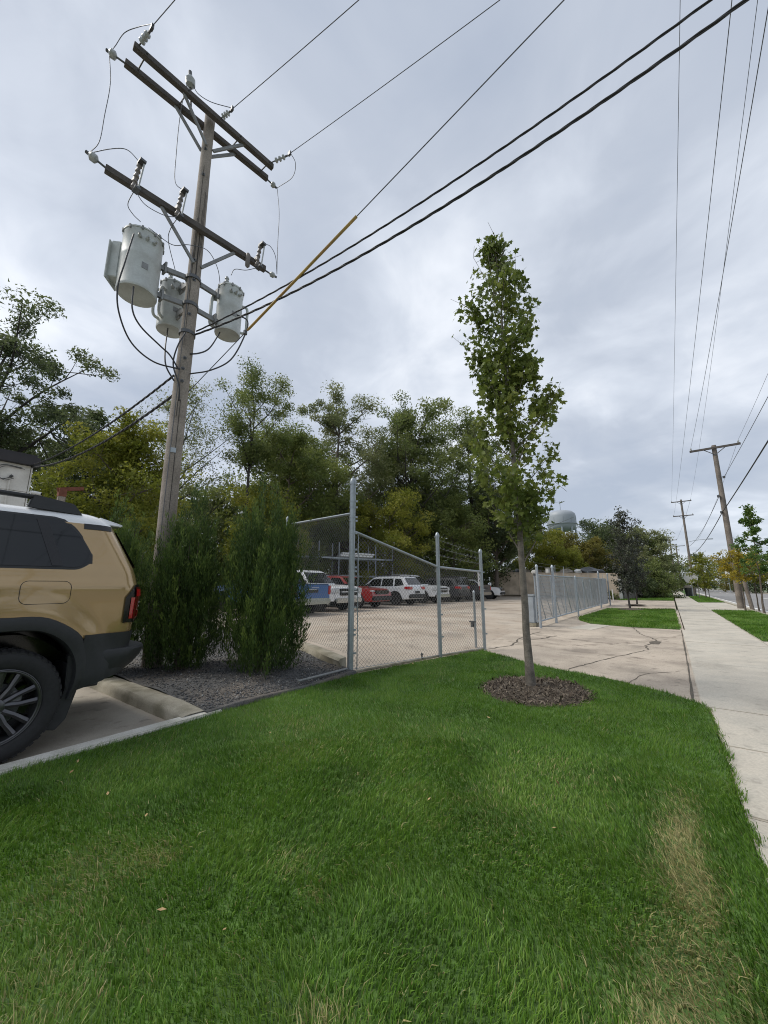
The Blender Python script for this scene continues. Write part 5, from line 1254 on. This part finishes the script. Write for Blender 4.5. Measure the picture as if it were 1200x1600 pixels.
    MB().box((sg * .62, -3.145, .93), (sg * .90, -3.00, 1.06)).build('headlamp', M_lampw, car, bevel=.02)
# fuel flap
y0_, y1_, za, zc = .80, 1.13, 1.145, 1.325; r_ = .05
loop = [(y0_ + r_, za), (y1_ - r_, za)] + [(y1_ - r_ + r_ * math.sin(a), za + r_ - r_ * math.cos(a)) for a in lin(.2, 1.5, 5)] + [(y1_ - r_ + r_ * math.cos(a), zc - r_ + r_ * math.sin(a)) for a in lin(.05, 1.5, 5)] + [(y0_ + r_, zc)] + [(y0_ + r_ - r_ * math.sin(a), zc - r_ + r_ * math.cos(a)) for a in lin(.2, 1.5, 5)] + [(y0_ + r_ - r_ * math.cos(a), za + r_ - r_ * math.sin(a)) for a in lin(.05, 1.5, 5)] + [(y0_ + r_, za)]
ff = MB().tube([cside(a, b, .0012) for a, b in loop], .0026, 5).build('fuel_flap_gap', M_trim, car)
# rear bumper
zs_ = [.47, .50, .58, .66, .715, .735, .735]; rows_ = []
for i, z in enumerate(zs_):
    yr = [1.62, 1.69, 1.78, 1.84, 1.86, 1.85, 1.66][i]; w_ = [.91, .94, .965, .975, .975, .965, .90][i]; RB = .30; row = []
    for sg in (1, -1):
        h = [(sg * w_, 1.30), (sg * w_, 1.40)] + [(sg * (w_ - RB + RB * math.cos(a)), yr - RB + RB * math.sin(a)) for a in lin(0, PI / 2, 10)]
        row += h if sg == 1 else h[::-1]
    rows_.append([(x, y, z + (.0 if i < 1 else 0) + max(0, (.12 - max(0, y - 1.3) * .0)) * 0) for x, y in row])
MB().grid(rows_).build('rear_bumper', M_clad, car, smooth=True)
# spoiler
MB().add([(-.66, 1.36, 1.935), (.66, 1.36, 1.935), (.70, 1.56, 1.875), (-.70, 1.56, 1.875), (-.70, 1.38, 1.865), (.70, 1.38, 1.865), (.69, 1.55, 1.855), (-.69, 1.55, 1.855)],
         [(0, 1, 2, 3), (4, 7, 6, 5), (2, 6, 7, 3), (1, 5, 6, 2), (0, 3, 7, 4), (0, 4, 5, 1)]).build('roof_spoiler', M_cwhite, car, smooth=True, bevel=.008)
MB().add([(-.70, 1.50, 1.80), (.70, 1.50, 1.80), (.78, 1.685, 1.46), (-.78, 1.685, 1.46)], [(0, 1, 2, 3)]).build('rear_window', M_glass, car)
MB().add([(-.64, -1.14, 1.83), (.64, -1.14, 1.83), (.76, -1.74, 1.26), (-.76, -1.74, 1.26)], [(0, 1, 2, 3)]).build('windscreen', M_glass, car)
MB().box((-.60, -3.155, .82), (.60, -3.10, 1.05)).build('grille', M_clad, car, bevel=.01); MB().box((-.93, -3.19, .45), (.93, -3.0, .70)).build('front_bumper', M_clad, car, bevel=.05)
MB().box((-.85, -2.9, .30), (.85, 1.25, .42)).build('underbody', M_trim, car); MB().box((-.80, 1.25, .46), (.80, 1.60, .52)).build('underbody', M_trim, car)
MB().tube([(-.8, WY, .40), (.8, WY, .40)], .06, 8).build('axle', M_steel, car)
MB().tube([(.35, 1.2, .36), (.35, 1.62, .36)], .035, 10).build('exhaust', M_steel, car)
def big_wheel(sg, y):
    wh = bpy.data.objects.new('wheel', None); COL.objects.link(wh); wh.parent = car; wh.location = (sg * .845, y, WZ - .012); wh.scale = (sg, 1, 1)
    ty = MB().lathe([(.270, -.10), (.295, -.128), (.345, -.135), (.385, -.122), (.400, -.085), (.402, 0), (.400, .085), (.385, .122), (.345, .135), (.295, .128), (.270, .112), (.262, .10)], 64, axis='X', caps=False).build('tyre', M_rubber, wh, smooth='all')
    tr = MB()
    for k in range(46):
        a = k * 2 * PI / 46; c, s = math.cos(a), math.sin(a)
        for x0, x1, q in ((.06, .124, .0), (-.124, -.06, .06), (-.025, .03, .03)):
            a2 = a + q; c, s = math.cos(a2), math.sin(a2)
            b = [(x0, -.017, .393), (x1, -.017, .393 - (.012 if x1 > .1 else 0)), (x1, .017, .393 - (.012 if x1 > .1 else 0)), (x0, .017, .393), (x0, -.015, .412), (x1, -.015, .412 - (.018 if x1 > .1 else 0)), (x1, .015, .412 - (.018 if x1 > .1 else 0)), (x0, .015, .412)]
            tr.add([(x, yy * c - z * s, yy * s + z * c) for x, yy, z in b], [(0, 3, 2, 1), (4, 5, 6, 7), (0, 1, 5, 4), (1, 2, 6, 5), (2, 3, 7, 6), (3, 0, 4, 7)])
    tr.build('tread', M_rubber, ty)['kind'] = 'stuff'
    MB().lathe([(.272, .118), (.266, .122), (.252, .115), (.240, .085), (.232, .0), (.232, -.09)], 48, axis='X', caps=False).build('rim', M_rim, wh, smooth=True)
    MB().lathe([(.262, .119), (.258, .1235), (.247, .1145)], 48, axis='X', caps=False).build('rim_edge', M_rimb, wh, smooth='all')
    MB().lathe([(.235, -.08), (.235, -.07), (.02, -.07)], 32, axis='X').build('wheel_back', M_trim, wh); MB().lathe([(.16, .0), (.16, .02), (.06, .025)], 32, axis='X').build('brake_disc', M_steel, wh, smooth=True)
    MB().box((.01, .09, -.02), (.045, .16, .09)).build('brake_caliper', M_galvd, wh, bevel=.01)
    for k in range(6):
        a0 = k * PI / 3 + .25
        for dq, mm, nm in ((-.17, M_rimb, 'spoke'), (.17, M_rimb, 'spoke')):
            b = []
            for rr, wd, x in ((.045, .020, .075), (.14, .017, .092), (.245, .021, .102)):
                a = a0 + dq * (1.25 if rr > .2 else 1.5 if rr > .1 else .9); c, s = math.cos(a), math.sin(a)
                for q, xx in ((-wd, x - .004), (0, x + .006), (wd, x - .004), (wd, x - .05), (-wd, x - .05)): b.append((xx, rr * c - q * s, rr * s + q * c))
            f = []
            for i in range(2):
                for j in range(5): f.append((i * 5 + j, i * 5 + (j + 1) % 5, (i + 1) * 5 + (j + 1) % 5, (i + 1) * 5 + j))
            MB().add(b, f + [(0, 1, 2, 3, 4), (10, 11, 12, 13, 14)]).build(nm, mm if k % 1 == 0 else M_rim, wh)
    MB().lathe([(.062, .05), (.06, .088), (.045, .096), (.01, .098)], 20, axis='X').build('hub_cap', M_rim, wh, smooth=True)
    for k in range(6):
        a = k * PI / 3 + .25; MB().lathe([(.009, .07), (.009, .095)], 6, (0, .052 * math.cos(a), .052 * math.sin(a)), 'X').build('wheel_nut', M_steel, wh)
for sg in (1, -1):
    for y in (WY, FWY): big_wheel(sg, y)

# ================================================================== VEHICLES IN THE STORAGE LOT
LOTZ = 0.124
def lot_car(name, label, kind, paint, x, y, rz, scale=1.0, bumper=None, door=None):
    """local frame: nose towards +x, origin on the ground under the middle"""
    t = thing(name, label, 'pickup truck' if kind == 'pickup' else 'car', (x, y, LOTZ), rz, 'vehicles in the storage lot')
    if kind == 'suv':
        L, W, wb, r = 4.95, .96, 1.47, .37
        belt, hood, roof, sill = 1.08, 1.03, 1.72, .34
        cab = [(1.05, belt - .02), (.30, 1.62), (.05, 1.69), (-1.6, 1.70), (-1.95, 1.66), (-2.32, 1.18), (-2.36, belt - .02)]
        top = [(-2.46, .62), (-2.44, 1.02), (-2.38, belt), (1.02, belt), (1.6, 1.05), (2.18, .98), (2.40, .88), (2.47, .62)]
        sidew = [[(.78, 1.12), (.25, 1.55), (-.38, 1.58), (-.38, 1.12)], [(-.45, 1.12), (-.45, 1.58), (-1.25, 1.58), (-1.30, 1.12)], [(-1.40, 1.12), (-1.36, 1.57), (-1.80, 1.55), (-2.06, 1.18)]]
    else:
        L, W, wb, r = 5.75, 1.0, 1.82, .41
        belt, hood, roof, sill = 1.22, 1.18, 1.93, .45
        cab = [(1.28, belt - .02), (.62, 1.82), (.40, 1.90), (-.75, 1.91), (-.98, 1.86), (-1.12, belt - .02)]
        top = [(-2.85, .62), (-2.86, 1.20), (-1.16, 1.22), (-1.14, belt), (1.25, belt), (1.7, 1.20), (2.62, 1.12), (2.80, 1.04), (2.86, .60)]
        sidew = [[(1.02, 1.27), (.55, 1.76), (.08, 1.79), (.08, 1.27)], [(.0, 1.27), (.0, 1.79), (-.80, 1.79), (-.92, 1.27)]]
    arch = lambda c: [(c - (r + .09) * math.cos(a), r + (r + .09) * math.sin(a) * .98) for a in lin(-.05, PI + .05, 13)]
    bot = [(top[-1][0] - .05, sill)] + [(p[0], max(p[1], sill)) for p in arch(wb)[::-1]] + [(p[0], max(p[1], sill)) for p in arch(-wb)[::-1]] + [(top[0][0] + .04, sill + .04)]
    def hwl(z): return 1.0 - .05 * max(0, (sill + .25 - z) / .25) - .03 * max(0, (z - .85) / .3)
    body = MB().extrude_xz(top + bot, -W, W, hwl).build('body', paint, t, smooth=True, bevel=.035)
    hwc = lambda z: (.95 - .22 * (z - belt) / (roof - belt))
    MB().extrude_xz(cab, -W, W, hwc).build('cabin', paint, t, smooth=True, bevel=.03)
    for sg in (1, -1):
        for wnd in sidew:
            MB().add([(px, sg * (W * hwc(pz) + .008), pz) for px, pz in wnd], [tuple(range(len(wnd)))]).build('window', M_glass, t)
        for c in (wb, -wb):
            wl = bpy.data.objects.new('wheel', None); COL.objects.link(wl); wl.parent = t; wl.location = (c, sg * (W - .14), r); wl.rotation_euler = (0, 0, PI / 2 if sg > 0 else -PI / 2)
            MB().lathe([(r * .66, -.10), (r * .9, -.12), (r, -.09), (r, .09), (r * .9, .12), (r * .66, .11)], 28, axis='X').build('tyre', M_rubber, wl, smooth=True)
            MB().lathe([(r * .66, .10), (r * .60, .08), (r * .55, .03), (r * .2, .05), (.02, .06)], 20, axis='X').build('rim', M_rim if paint is not M_cwhite else M_rimb, wl, smooth=True)
            sp = MB()
            for k in range(5):
                a = k * 2 * PI / 5; sp.add([(.09, -.03 * math.cos(a) - r * .1 * math.sin(a), -.03 * math.sin(a) + r * .1 * math.cos(a)), (.09, .03 * math.cos(a) - r * .1 * math.sin(a), .03 * math.sin(a) + r * .1 * math.cos(a)), (.095, .04 * math.cos(a) - r * .62 * math.sin(a), .04 * math.sin(a) + r * .62 * math.cos(a)), (.095, -.04 * math.cos(a) - r * .62 * math.sin(a), -.04 * math.sin(a) + r * .62 * math.cos(a))], [(0, 1, 2, 3)])
            sp.build('spokes', M_rimb, wl)
            MB().tube([(c - (r + .09) * math.cos(a), sg * (W + .004), r + (r + .09) * math.sin(a) * .98) for a in lin(.1, PI - .1, 12)], .035, 5).build('arch_trim', M_clad, t)
        MB().box((1.0 if kind == 'suv' else 1.15, sg * W * .97, belt + .02), (.80 if kind == 'suv' else .93, sg * (W + .20), belt + .18)).build('wing_mirror', M_clad, t, bevel=.03)
        nx = L / 2
        # headlamps and tail lamps wrapped on the corners
        if kind == 'suv':
            MB().box((nx - .40, sg * (W - .36), .80), (nx - .07, sg * (W - .015), .93)).build('headlamp', M_lampw, t, bevel=.03)
            MB().box((-nx + .00, sg * (W - .42), .92), (-nx + .36, sg * (W + .006), 1.10)).build('tail_lamp', M_redl, t, bevel=.03)
        else:
            MB().box((nx - .30, sg * (W - .30), .82), (nx - .00, sg * (W - .01), 1.06)).build('headlamp', M_lampw, t, bevel=.03)
            MB().box((-nx - .00, sg * (W - .16), .80), (-nx + .16, sg * (W + .006), 1.16)).build('tail_lamp', M_redl, t, bevel=.02)
        MB().box((-wb + .55, sg * (W - .01), .34), (wb - .55, sg * (W + .012), .46)).build('sill', M_clad, t)
        if kind == 'suv': MB().tube([(-1.7, sg * .62, 1.70), (-1.6, sg * .62, 1.76), (-.1, sg * .62, 1.77), (.1, sg * .62, 1.70)], .02, 6).build('roof_rail', M_clad, t)
    n_ = len(cab); zf0, zf1 = cab[0], cab[1]
    def glass(a, b, nm):
        q = []
        for (px, pz), in_ in ((a, .06), (b, .06)):
            for sg in (-1, 1): q.append((px, sg * (W * hwc(pz) - in_), pz))
        d_ = Vector((b[1] - a[1], 0, -(b[0] - a[0]))).normalized() * .012 * (1 if a[0] > 0 else -1)
        MB().add([Vector(p) + d_ for p in q], [(0, 1, 3, 2)]).build(nm, M_glass, t)
    def mixp(a, b, f): return (a[0] + (b[0] - a[0]) * f, a[1] + (b[1] - a[1]) * f)
    glass(mixp(zf0, zf1, .10), mixp(zf0, zf1, .93), 'windscreen')
    ra, rb = (cab[-2], cab[-3]) if kind == 'suv' else (cab[-1], cab[-2])
    glass(mixp(ra, rb, .05), mixp(ra, rb, .90), 'rear_window')
    nx = L / 2
    MB().box((nx - .12, -.62, .72), (nx + .03, .62, 1.02 if kind != 'suv' else .92)).build('grille', M_trim, t, bevel=.02)
    MB().box((nx - .15, -W + .05, .40), (nx + .07, W - .05, .62)).build('front_bumper', bumper or (M_clad if kind == 'suv' else M_chrome), t, bevel=.05)
    MB().box((-nx - .08, -W + .05, .42), (-nx + .14, W - .05, .66)).build('rear_bumper', bumper or M_clad, t, bevel=.05)
    MB().box((-nx - .02, -.26, .70 if kind == 'suv' else .88), (-nx + .0, .26, .84 if kind == 'suv' else 1.0)).build('plate_panel', M_clad, t)
    if kind == 'pickup':
        MB().box((-2.82, -W + .10, .7), (-1.2, W - .10, 1.226)).build('load_bed', M_trim, t)
        MB().box((nx - .02, -.60, .86), (nx + .045, .60, .90)).build('grille_bar', paint, t)
    return t
lot_car('pickup_truck', 'white pickup facing out between blue truck and red car', 'pickup', M_cwhite, -14.75, 13.35, .06)
lot_car('parked_car', 'dark red sport utility car facing out beside the white pickup', 'suv', M_cred, -14.70, 16.35, .08)
lot_car('parked_car', 'white sport utility car with red tail lamps parked nose in', 'suv', M_cwhite, -14.75, 20.1, PI + .02)
lot_car('pickup_truck', 'white pickup facing out behind the white nose-in car', 'pickup', M_cwhite, -15.1, 23.3, .0)
lot_car('parked_car', 'charcoal sport utility car parked nose in by the fence post', 'suv', M_cdark, -14.6, 26.5, PI)
lot_car('pickup_truck', 'charcoal pickup with chrome rear bumper parked nose in', 'pickup', M_cdark, -14.6, 29.6, PI, bumper=M_chrome)
bt = lot_car('pickup_truck', 'blue pickup tail with chrome bumper beside the juniper', 'pickup', M_cblue, -14.35, 10.9, PI, bumper=M_chrome)
for k, (a_, b_, z_) in enumerate(((-.30, .10, 1.06), (-.20, .22, 1.0), (-.05, .12, .95))):
    MB().box((-2.885, a_, z_), (-2.875, b_, z_ + .018)).build('tailgate_script', M_white, bt)
lot_car('parked_car', 'white car nose at the far end of the lot row', 'suv', M_cwhite, -14.2, 33.0, .15)
q = thing('marker_sign', 'narrow white sign with black marks on a post in the lot', 'sign', (-11.15, 27.0, LOTZ))
MB().tube([(0, 0, 0), (0, 0, 2.2)], .03, 8).build('post', M_galv, q); MB().box((-.14, -.02, 1.15), (.14, .0, 2.25), .6).build('panel', M_white, q)
for z in (2.0, 1.72, 1.45): MB().box((-.06, -.028, z), (.06, -.021, z + .12), .6).build('mark', M_blackp, q)

# storage rack behind the cars
rk = thing('storage_rack', 'steel storage rack with shelves behind the parked cars', 'rack')
rx0, ry0, ddx, ddy = -20.2, 17.6, .35, 1.0
for i in range(6):
    for k in (0, 1):
        x, y = rx0 + ddx * i * 1.5 - k * 1.0, ry0 + ddy * i * 1.5 + k * .35
        MB().tube([(x, y, .1), (x, y, 4.4)], .05, 6).build('upright', M_galv, rk)
for z in (1.95, 3.25):
    for k in (0, 1):
        beam(MB(), (rx0 - k * 1.0, ry0 + k * .35, z), (rx0 + ddx * 7.5 - k * 1.0, ry0 + ddy * 7.5 + k * .35, z), .06, .12).build('shelf_beam', M_galv, rk)
    MB().add([(rx0, ry0, z + .08), (rx0 - 1, ry0 + .35, z + .08), (rx0 + ddx * 7.5 - 1, ry0 + ddy * 7.5 + .35, z + .08), (rx0 + ddx * 7.5, ry0 + ddy * 7.5, z + .08)], [(0, 1, 2, 3)]).build('shelf_deck', M_oldwood, rk)
for i in range(5):
    x, y = rx0 + ddx * (3.3 + i * .05) - .25 * (i % 3), ry0 + ddy * (3.0 + .05 * i) + .08 * (i % 3); z = 3.42 + .16 * (i // 3)
    o = MB().tube([(x, y, z), (x + ddx * 2.6, y + ddy * 2.6, z)], .085, 10).build('white_pipe', M_white, smooth=True); tag(o, 'white plastic pipe in a bundle on the rack shelf', 'pipe', 'white pipes on the rack')

# ================================================================== WALLS, BUILDINGS, TOWER
tw = thing('boundary_wall', 'long tan painted wall at the back of the lot', 'wall')
pts = [(-16.4, 42.9), (-13.4, 43.25), (-10.3, 43.6), (-7.2, 43.95), (-4.1, 44.3)]
for (xa, ya), (xb, yb), h0, h1 in zip(pts[:-1], pts[1:], (2.72, 2.66, 2.58, 2.5), (2.66, 2.58, 2.5, 2.42)):
    MB().add([(xa + .01, ya, -.2), (xb - .01, yb, -.2), (xb - .01, yb + .25, -.2), (xa + .01, ya + .25, -.2), (xa + .01, ya, h0), (xb - .01, yb, h1), (xb - .01, yb + .25, h1), (xa + .01, ya + .25, h0)],
             [(0, 3, 2, 1), (4, 5, 6, 7), (0, 1, 5, 4), (1, 2, 6, 5), (2, 3, 7, 6), (3, 0, 4, 7)]).build('wall_panel', M_tanwall, tw)
    MB().add([(xa, ya - .03, h0), (xb, yb - .03, h1), (xb, yb + .28, h1), (xa, ya + .28, h0), (xa, ya - .03, h0 + .06), (xb, yb - .03, h1 + .06), (xb, yb + .28, h1 + .06), (xa, ya + .28, h0 + .06)],
             [(0, 3, 2, 1), (4, 5, 6, 7), (0, 1, 5, 4), (1, 2, 6, 5), (2, 3, 7, 6), (3, 0, 4, 7)]).build('coping', M_tanwall, tw)
bw = thing('block_wall', 'dark grey stacked block wall left of the tan wall', 'wall')
me = MB().box((-.58, -.2, 0), (.58, .2, .56)).mesh('block', M_block, bevel=.03)
rg = random.Random(1)
for r_ in range(5):
    for k in range(13):
        link('block', me, bw, (-17.6 - k * 1.2 - (.6 if r_ % 2 else 0), 42.6 - k * .10 + rg.uniform(-.03, .03), LOTZ + r_ * .575), (0, 0, rg.uniform(-.02, .02)))
rub = [(-15.2, .7, .45, M_rock, 'rubble_piece', 'dark rubble lump above the tan wall by the forked tree'), (-14.2, .5, .40, M_steel, 'rubble_piece', 'dark sheet metal scrap above the tan wall'), (-13.2, .55, .42, M_rock, 'rubble_piece', 'brown broken slab above the tan wall'), (-12.0, .5, .35, M_rock, 'rubble_piece', 'small pale rubble chunk above the tan wall'), (-9.0, .8, .35, M_rock, 'rubble_piece', 'flat pale rubble slab above the wall near the gate'),
       (-7.6, .5, .30, M_white, 'rubble_piece', 'white scrap piece lying above the tan wall'), (-6.4, 1.1, .40, M_steel, 'rubble_piece', 'long dark tarpaulin heap above the tan wall end'), (-10.6, .6, .4, M_rock, 'rubble_piece', 'rounded rubble heap above the wall behind the gate')]
struct(MB().prism([(-17, 44.6), (-4.3, 45.3), (-4.3, 50), (-17, 50)], -.2, 2.3).build('terrain', M_earth), 'raised earth bank behind the tan wall')
rs = np.random.RandomState(3)
for x, s, h, m_, nm, lab in rub:
    bm = bmesh.new(); bmesh.ops.create_icosphere(bm, subdivisions=2, radius=1)
    for v in bm.verts: v.co *= 1 + .35 * rs.randn() * .6; v.co.x *= s; v.co.y *= s * .7; v.co.z *= h
    me = bpy.data.meshes.new(nm); bm.to_mesh(me); bm.free(); me.materials.append(m_)
    tag(link(nm, me, None, (x, 45.6, 2.3 + h * .45 + .25), (.2 * rs.randn(), .2 * rs.randn(), rs.rand())), lab, 'rubble', 'rubble above the tan wall')
tag(MB().box((-11.3, 41.9, .12), (-4.6, 42.3, .34)).build('concrete_beam', M_walk, bevel=.02), 'pale concrete beam lying at the foot of the tan wall', 'beam')

# wooden board fence, boards one by one
bf = thing('board_fence', 'old grey board fence overgrown at its far end', 'fence')
fa, fb = Vector((-3.75, 44.2, 0)), Vector((-0.55, 58.2, 0)); n_ = 62; rg = random.Random(5)
me = MB().box((-.011, -.098, 0), (.011, .098, 1.0)).mesh('board', M_oldwood)
d = (fb - fa); ang = math.atan2(-d.x, d.y)
for i in range(n_):
    p = fa.lerp(fb, (i + .5) / n_); o = link('board', me, bf, (p.x + rg.uniform(-.015, .015), p.y, .02), (rg.uniform(-.015, .015), rg.uniform(-.02, .02), ang)); o.scale = (1, 1.06 + rg.uniform(-.06, .04), 1.82 + rg.uniform(-.08, .06))
for z in (.35, 1.5): beam(MB(), fa + Vector((-.06, 0, z)), fb + Vector((-.06, 0, z)), .05, .09).build('fence_rail', M_oldwood, bf)
for t in (.22, .46, .70): p = fa.lerp(fb, t); MB().tube([(p.x + .12, p.y, 0), (p.x + .03, p.y - .12, 1.75)], .05, 6).build('prop', M_paleplank if t < .3 else M_oldwood, bf)
o = MB().box((-4.05, 43.55, 0), (-3.80, 44.10, 1.92)).build('boundary_screen', M_paleplank, bevel=.01); tag(o, 'narrow pale panel between tan wall and board fence', 'screen')
o = MB().tube([(-4.25, 40.2, -.1), (-4.25, 40.2, .95)], .04, 8).build('thin_bollard', M_white, smooth=True); tag(o, 'thin pale post standing before the pale panel', 'post')

# white building behind the car
bd = thing('white_building', 'pale panelled building with dark roof fascia behind the tan car', 'building', (-14.78, 2.62, 0))
MB().box((-12, -14, -.1), (-.06, -.0, 4.72)).build('wall_core', M_bwall, bd)
for i in range(12):
    for k in range(6): MB().box((-.06, -14 + i * 1.166 + .006, .02 + k * .785), (0, -14 + (i + 1) * 1.166 - .006, .02 + (k + 1) * .785 - .012)).build('wall_panel', M_bwall, bd, bevel=.004)
MB().box((-12.2, -14.3, 4.72), (.14, .16, 4.98)).build('roof_fascia', M_fascia, bd, bevel=.01); MB().box((-12.2, -14.3, 4.98), (.06, .08, 5.06)).build('roof', M_fascia, bd)
MB().box((-.06, .0, .0), (.02, .03, 4.72)).build('corner_trim', M_bwall, bd)
MB().tube([(.03, -.42, 3.2), (.03, -.42, 4.30)], .02, 6).build('conduit', M_bwall, bd); MB().tube([(.03, -.42, 4.30), (.06, -.38, 4.36)], .035, 8).build('weather_head', M_steel, bd)
cbl = smooth_path([(.04, -.20, 4.62), (.05, -.60, 4.62), (.05, -.78, 4.42), (.05, -.60, 4.22), (.06, -.40, 4.30)], 6); MB().tube(cbl, .011, 6).build('cable_loop', M_wire, bd); MB().tube([Vector(p) + Vector((.02, .05, -.03)) for p in cbl], .008, 6).build('cable_loop', M_wire, bd)
cm = thing('security_camera', 'small white security camera on the corner of the building', 'camera', (-14.72, 2.68, 3.95)); MB().box((-.05, -.02, -.03), (.04, .06, .04)).build('bracket', M_white, cm); MB().tube([(.0, .04, 0), (.12, .22, -.03)], [.055, .05], 12).build('housing', M_white, cm, smooth=True); MB().tube([(.12, .22, -.03), (.125, .227, -.031)], [.04, .036], 12).build('lens', M_trim, cm)
op = thing('steel_bracket', 'red oxide steel bracket on a post between building and trees', 'bracket', (-11.7, 2.70, 0)); MB().box((-.07, -.07, 0), (.07, .07, 3.55)).build('post', M_wood, op, bevel=.01); beam(MB(), (-.02, -.10, 3.56), (.04, .40, 3.68), .06, .09).build('arm', M_rust, op); MB().box((-.075, -.075, 3.40), (.075, .075, 3.60)).build('plate', M_rust, op)

# water tower
wt = thing('water_tower', 'pale blue grey water tower on columns above the trees', 'water tower', (-29.0, 147.0, 0))
zt0 = 20.8
MB().lathe([(2.2, zt0 - .6), (4.0, zt0 - .2), (4.65, zt0 + .9), (4.8, zt0 + 2.2), (4.8, zt0 + 4.6), (4.55, zt0 + 5.6), (3.7, zt0 + 6.4), (2.2, zt0 + 6.85), (.2, zt0 + 7.0)], 40).build('tank', M_tower, wt, smooth='all')
MB().lathe([(4.86, zt0 + 1.8), (5.1, zt0 + 1.8), (5.1, zt0 + 1.95), (4.86, zt0 + 1.95)], 40).build('balcony', M_tower, wt)
for k in range(8):
    a = k * PI / 4 + .2; MB().tube([(4.4 * math.cos(a), 4.4 * math.sin(a), -.1), (4.3 * math.cos(a), 4.3 * math.sin(a), zt0 + 1.0)], .30, 8).build('column', M_tower, wt, smooth=True)
    b = a + PI / 4; MB().tube([(4.4 * math.cos(a), 4.4 * math.sin(a), 14), (4.4 * math.cos(b), 4.4 * math.sin(b), 14)], .12, 6).build('strut', M_tower, wt)
MB().lathe([(.9, -.1), (.9, zt0)], 12).build('riser', M_tower, wt, smooth=True); MB().tube([(0, 0, zt0 + 7.1), (0, 0, zt0 + 10.4)], .10, 6).build('aerial', M_tower, wt)
for k in range(10):
    a = k * PI / 5; MB().tube([(4.84 * math.cos(a), 4.84 * math.sin(a), zt0 + 2.0), (4.84 * math.cos(a), 4.84 * math.sin(a), zt0 + 4.2), (3.65 * math.cos(a), 3.65 * math.sin(a), zt0 + 6.22), (.5 * math.cos(a), .5 * math.sin(a), zt0 + 7.2)], .05, 4).build('seam_rib', M_tower, wt)

# far end of the street
sg_ = thing('roadside_sign', 'pale back of a roadside sign beside the light pole', 'sign', (2.05, 60.0, 0)); MB().tube([(0, 0, 0), (0, 0, 3.0)], .04, 8).build('post', M_galv, sg_)
MB().tube([(0, -.06, 2.2), (0, -.03, 2.2)], [.72, .72], 8).build('panel', M_paleplank, sg_)
bs = thing('roadside_board', 'white rectangular roadside board across the street', 'sign', (10.2, 98, 0)); MB().box((-1.6, -.1, 2.9), (1.8, .1, 4.3)).build('panel', M_white, bs, bevel=.03)
for x in (-1.2, 1.4): MB().tube([(x, 0, 0), (x, 0, 3.0)], .08, 8).build('leg', M_galv, bs)
tb = thing('litter_bin', 'dark round litter bin at the end of the sidewalk', 'bin', (1.75, 62, 0)); MB().lathe([(.36, 0), (.44, .9), (.46, 1.0)], 16).build('drum', M_cdark, tb, smooth=True); MB().lathe([(.48, 1.0), (.47, 1.1), (.3, 1.28), (.05, 1.32)], 16).build('lid', M_rock, tb, smooth=True)
hb = thing('low_building', 'low pale building behind trees across the street', 'building', (24, 95, 0)); MB().box((-6, -8, 0), (10, 8, 3.6)).build('wall', M_bwall, hb)
MB().prism([(-6.4, -8.4), (10.4, -8.4), (10.4, 8.4), (-6.4, 8.4)], 3.6, 4.0).build('roof', M_fascia, hb)
for k in range(5): MB().box((-6.03, -7 + k * 3, 1.0), (-5.98, -5.4 + k * 3, 2.5)).build('window', M_glass, hb)
gh = thing('gable_house', 'grey roofed house far across the street behind the ginkgo', 'house', (21, 66, 0)); MB().box((-4, -5, 0), (5, 5, 3.0)).build('wall', M_bwall, gh)
MB().add([(-4.4, -5.3, 3.0), (5.4, -5.3, 3.0), (5.4, 5.3, 3.0), (-4.4, 5.3, 3.0), (.5, -5.3, 5.6), (.5, 5.3, 5.6)], [(0, 1, 4), (3, 5, 2), (0, 4, 5, 3), (1, 2, 5, 4), (0, 3, 2, 1)]).build('roof', M_block, gh)
for y in (-3, 0, 3): MB().box((-4.03, y - .6, 1.0), (-3.98, y + .6, 2.2)).build('window', M_glass, gh)
rl_ = thing('railing', 'long grey metal railing across the street', 'railing', (17.0, 60, 0))
for k in range(28): MB().tube([(0, -30 + k * 2.2, 0), (0, -30 + k * 2.2, 1.3)], .03, 6).build('post', M_galvd, rl_)
for z in (.35, .8, 1.28): MB().tube([(0, -30, z), (0, 30, z)], .022, 6).build('rail', M_galvd, rl_)
ST = 'stakes of the street trees'
for x, y, lab in ((2.3, 52.5, 'timber stake left of the yellow green street tree'), (3.2, 54.2, 'timber stake right of the yellow green street tree'), (2.1, 61.5, 'timber stake beside the smaller street tree')):
    tag(MB().tube([(x, y, -.1), (x, y, 1.5)], .035, 6).build('tree_stake', M_oldwood, smooth=True), lab, 'stake', ST)
for x, y, lab in ((-1.86, 24.9, 'dark mulch ring round the purple leaved tree'), (-1.95, 30.7, 'dark mulch ring round the slender tree')):
    rg = random.Random(int(y)); struct(MB().add([(x + .62 * math.cos(a) * rg.uniform(.85, 1.1), y + .9 * math.sin(a) * rg.uniform(.85, 1.1), .045) for a in lin(0, 2 * PI, 25)[:-1]] + [(x, y, .10)], [(i, (i + 1) % 24, 24) for i in range(24)]).build('mulch_bed', M_mulch, smooth='all'), lab)
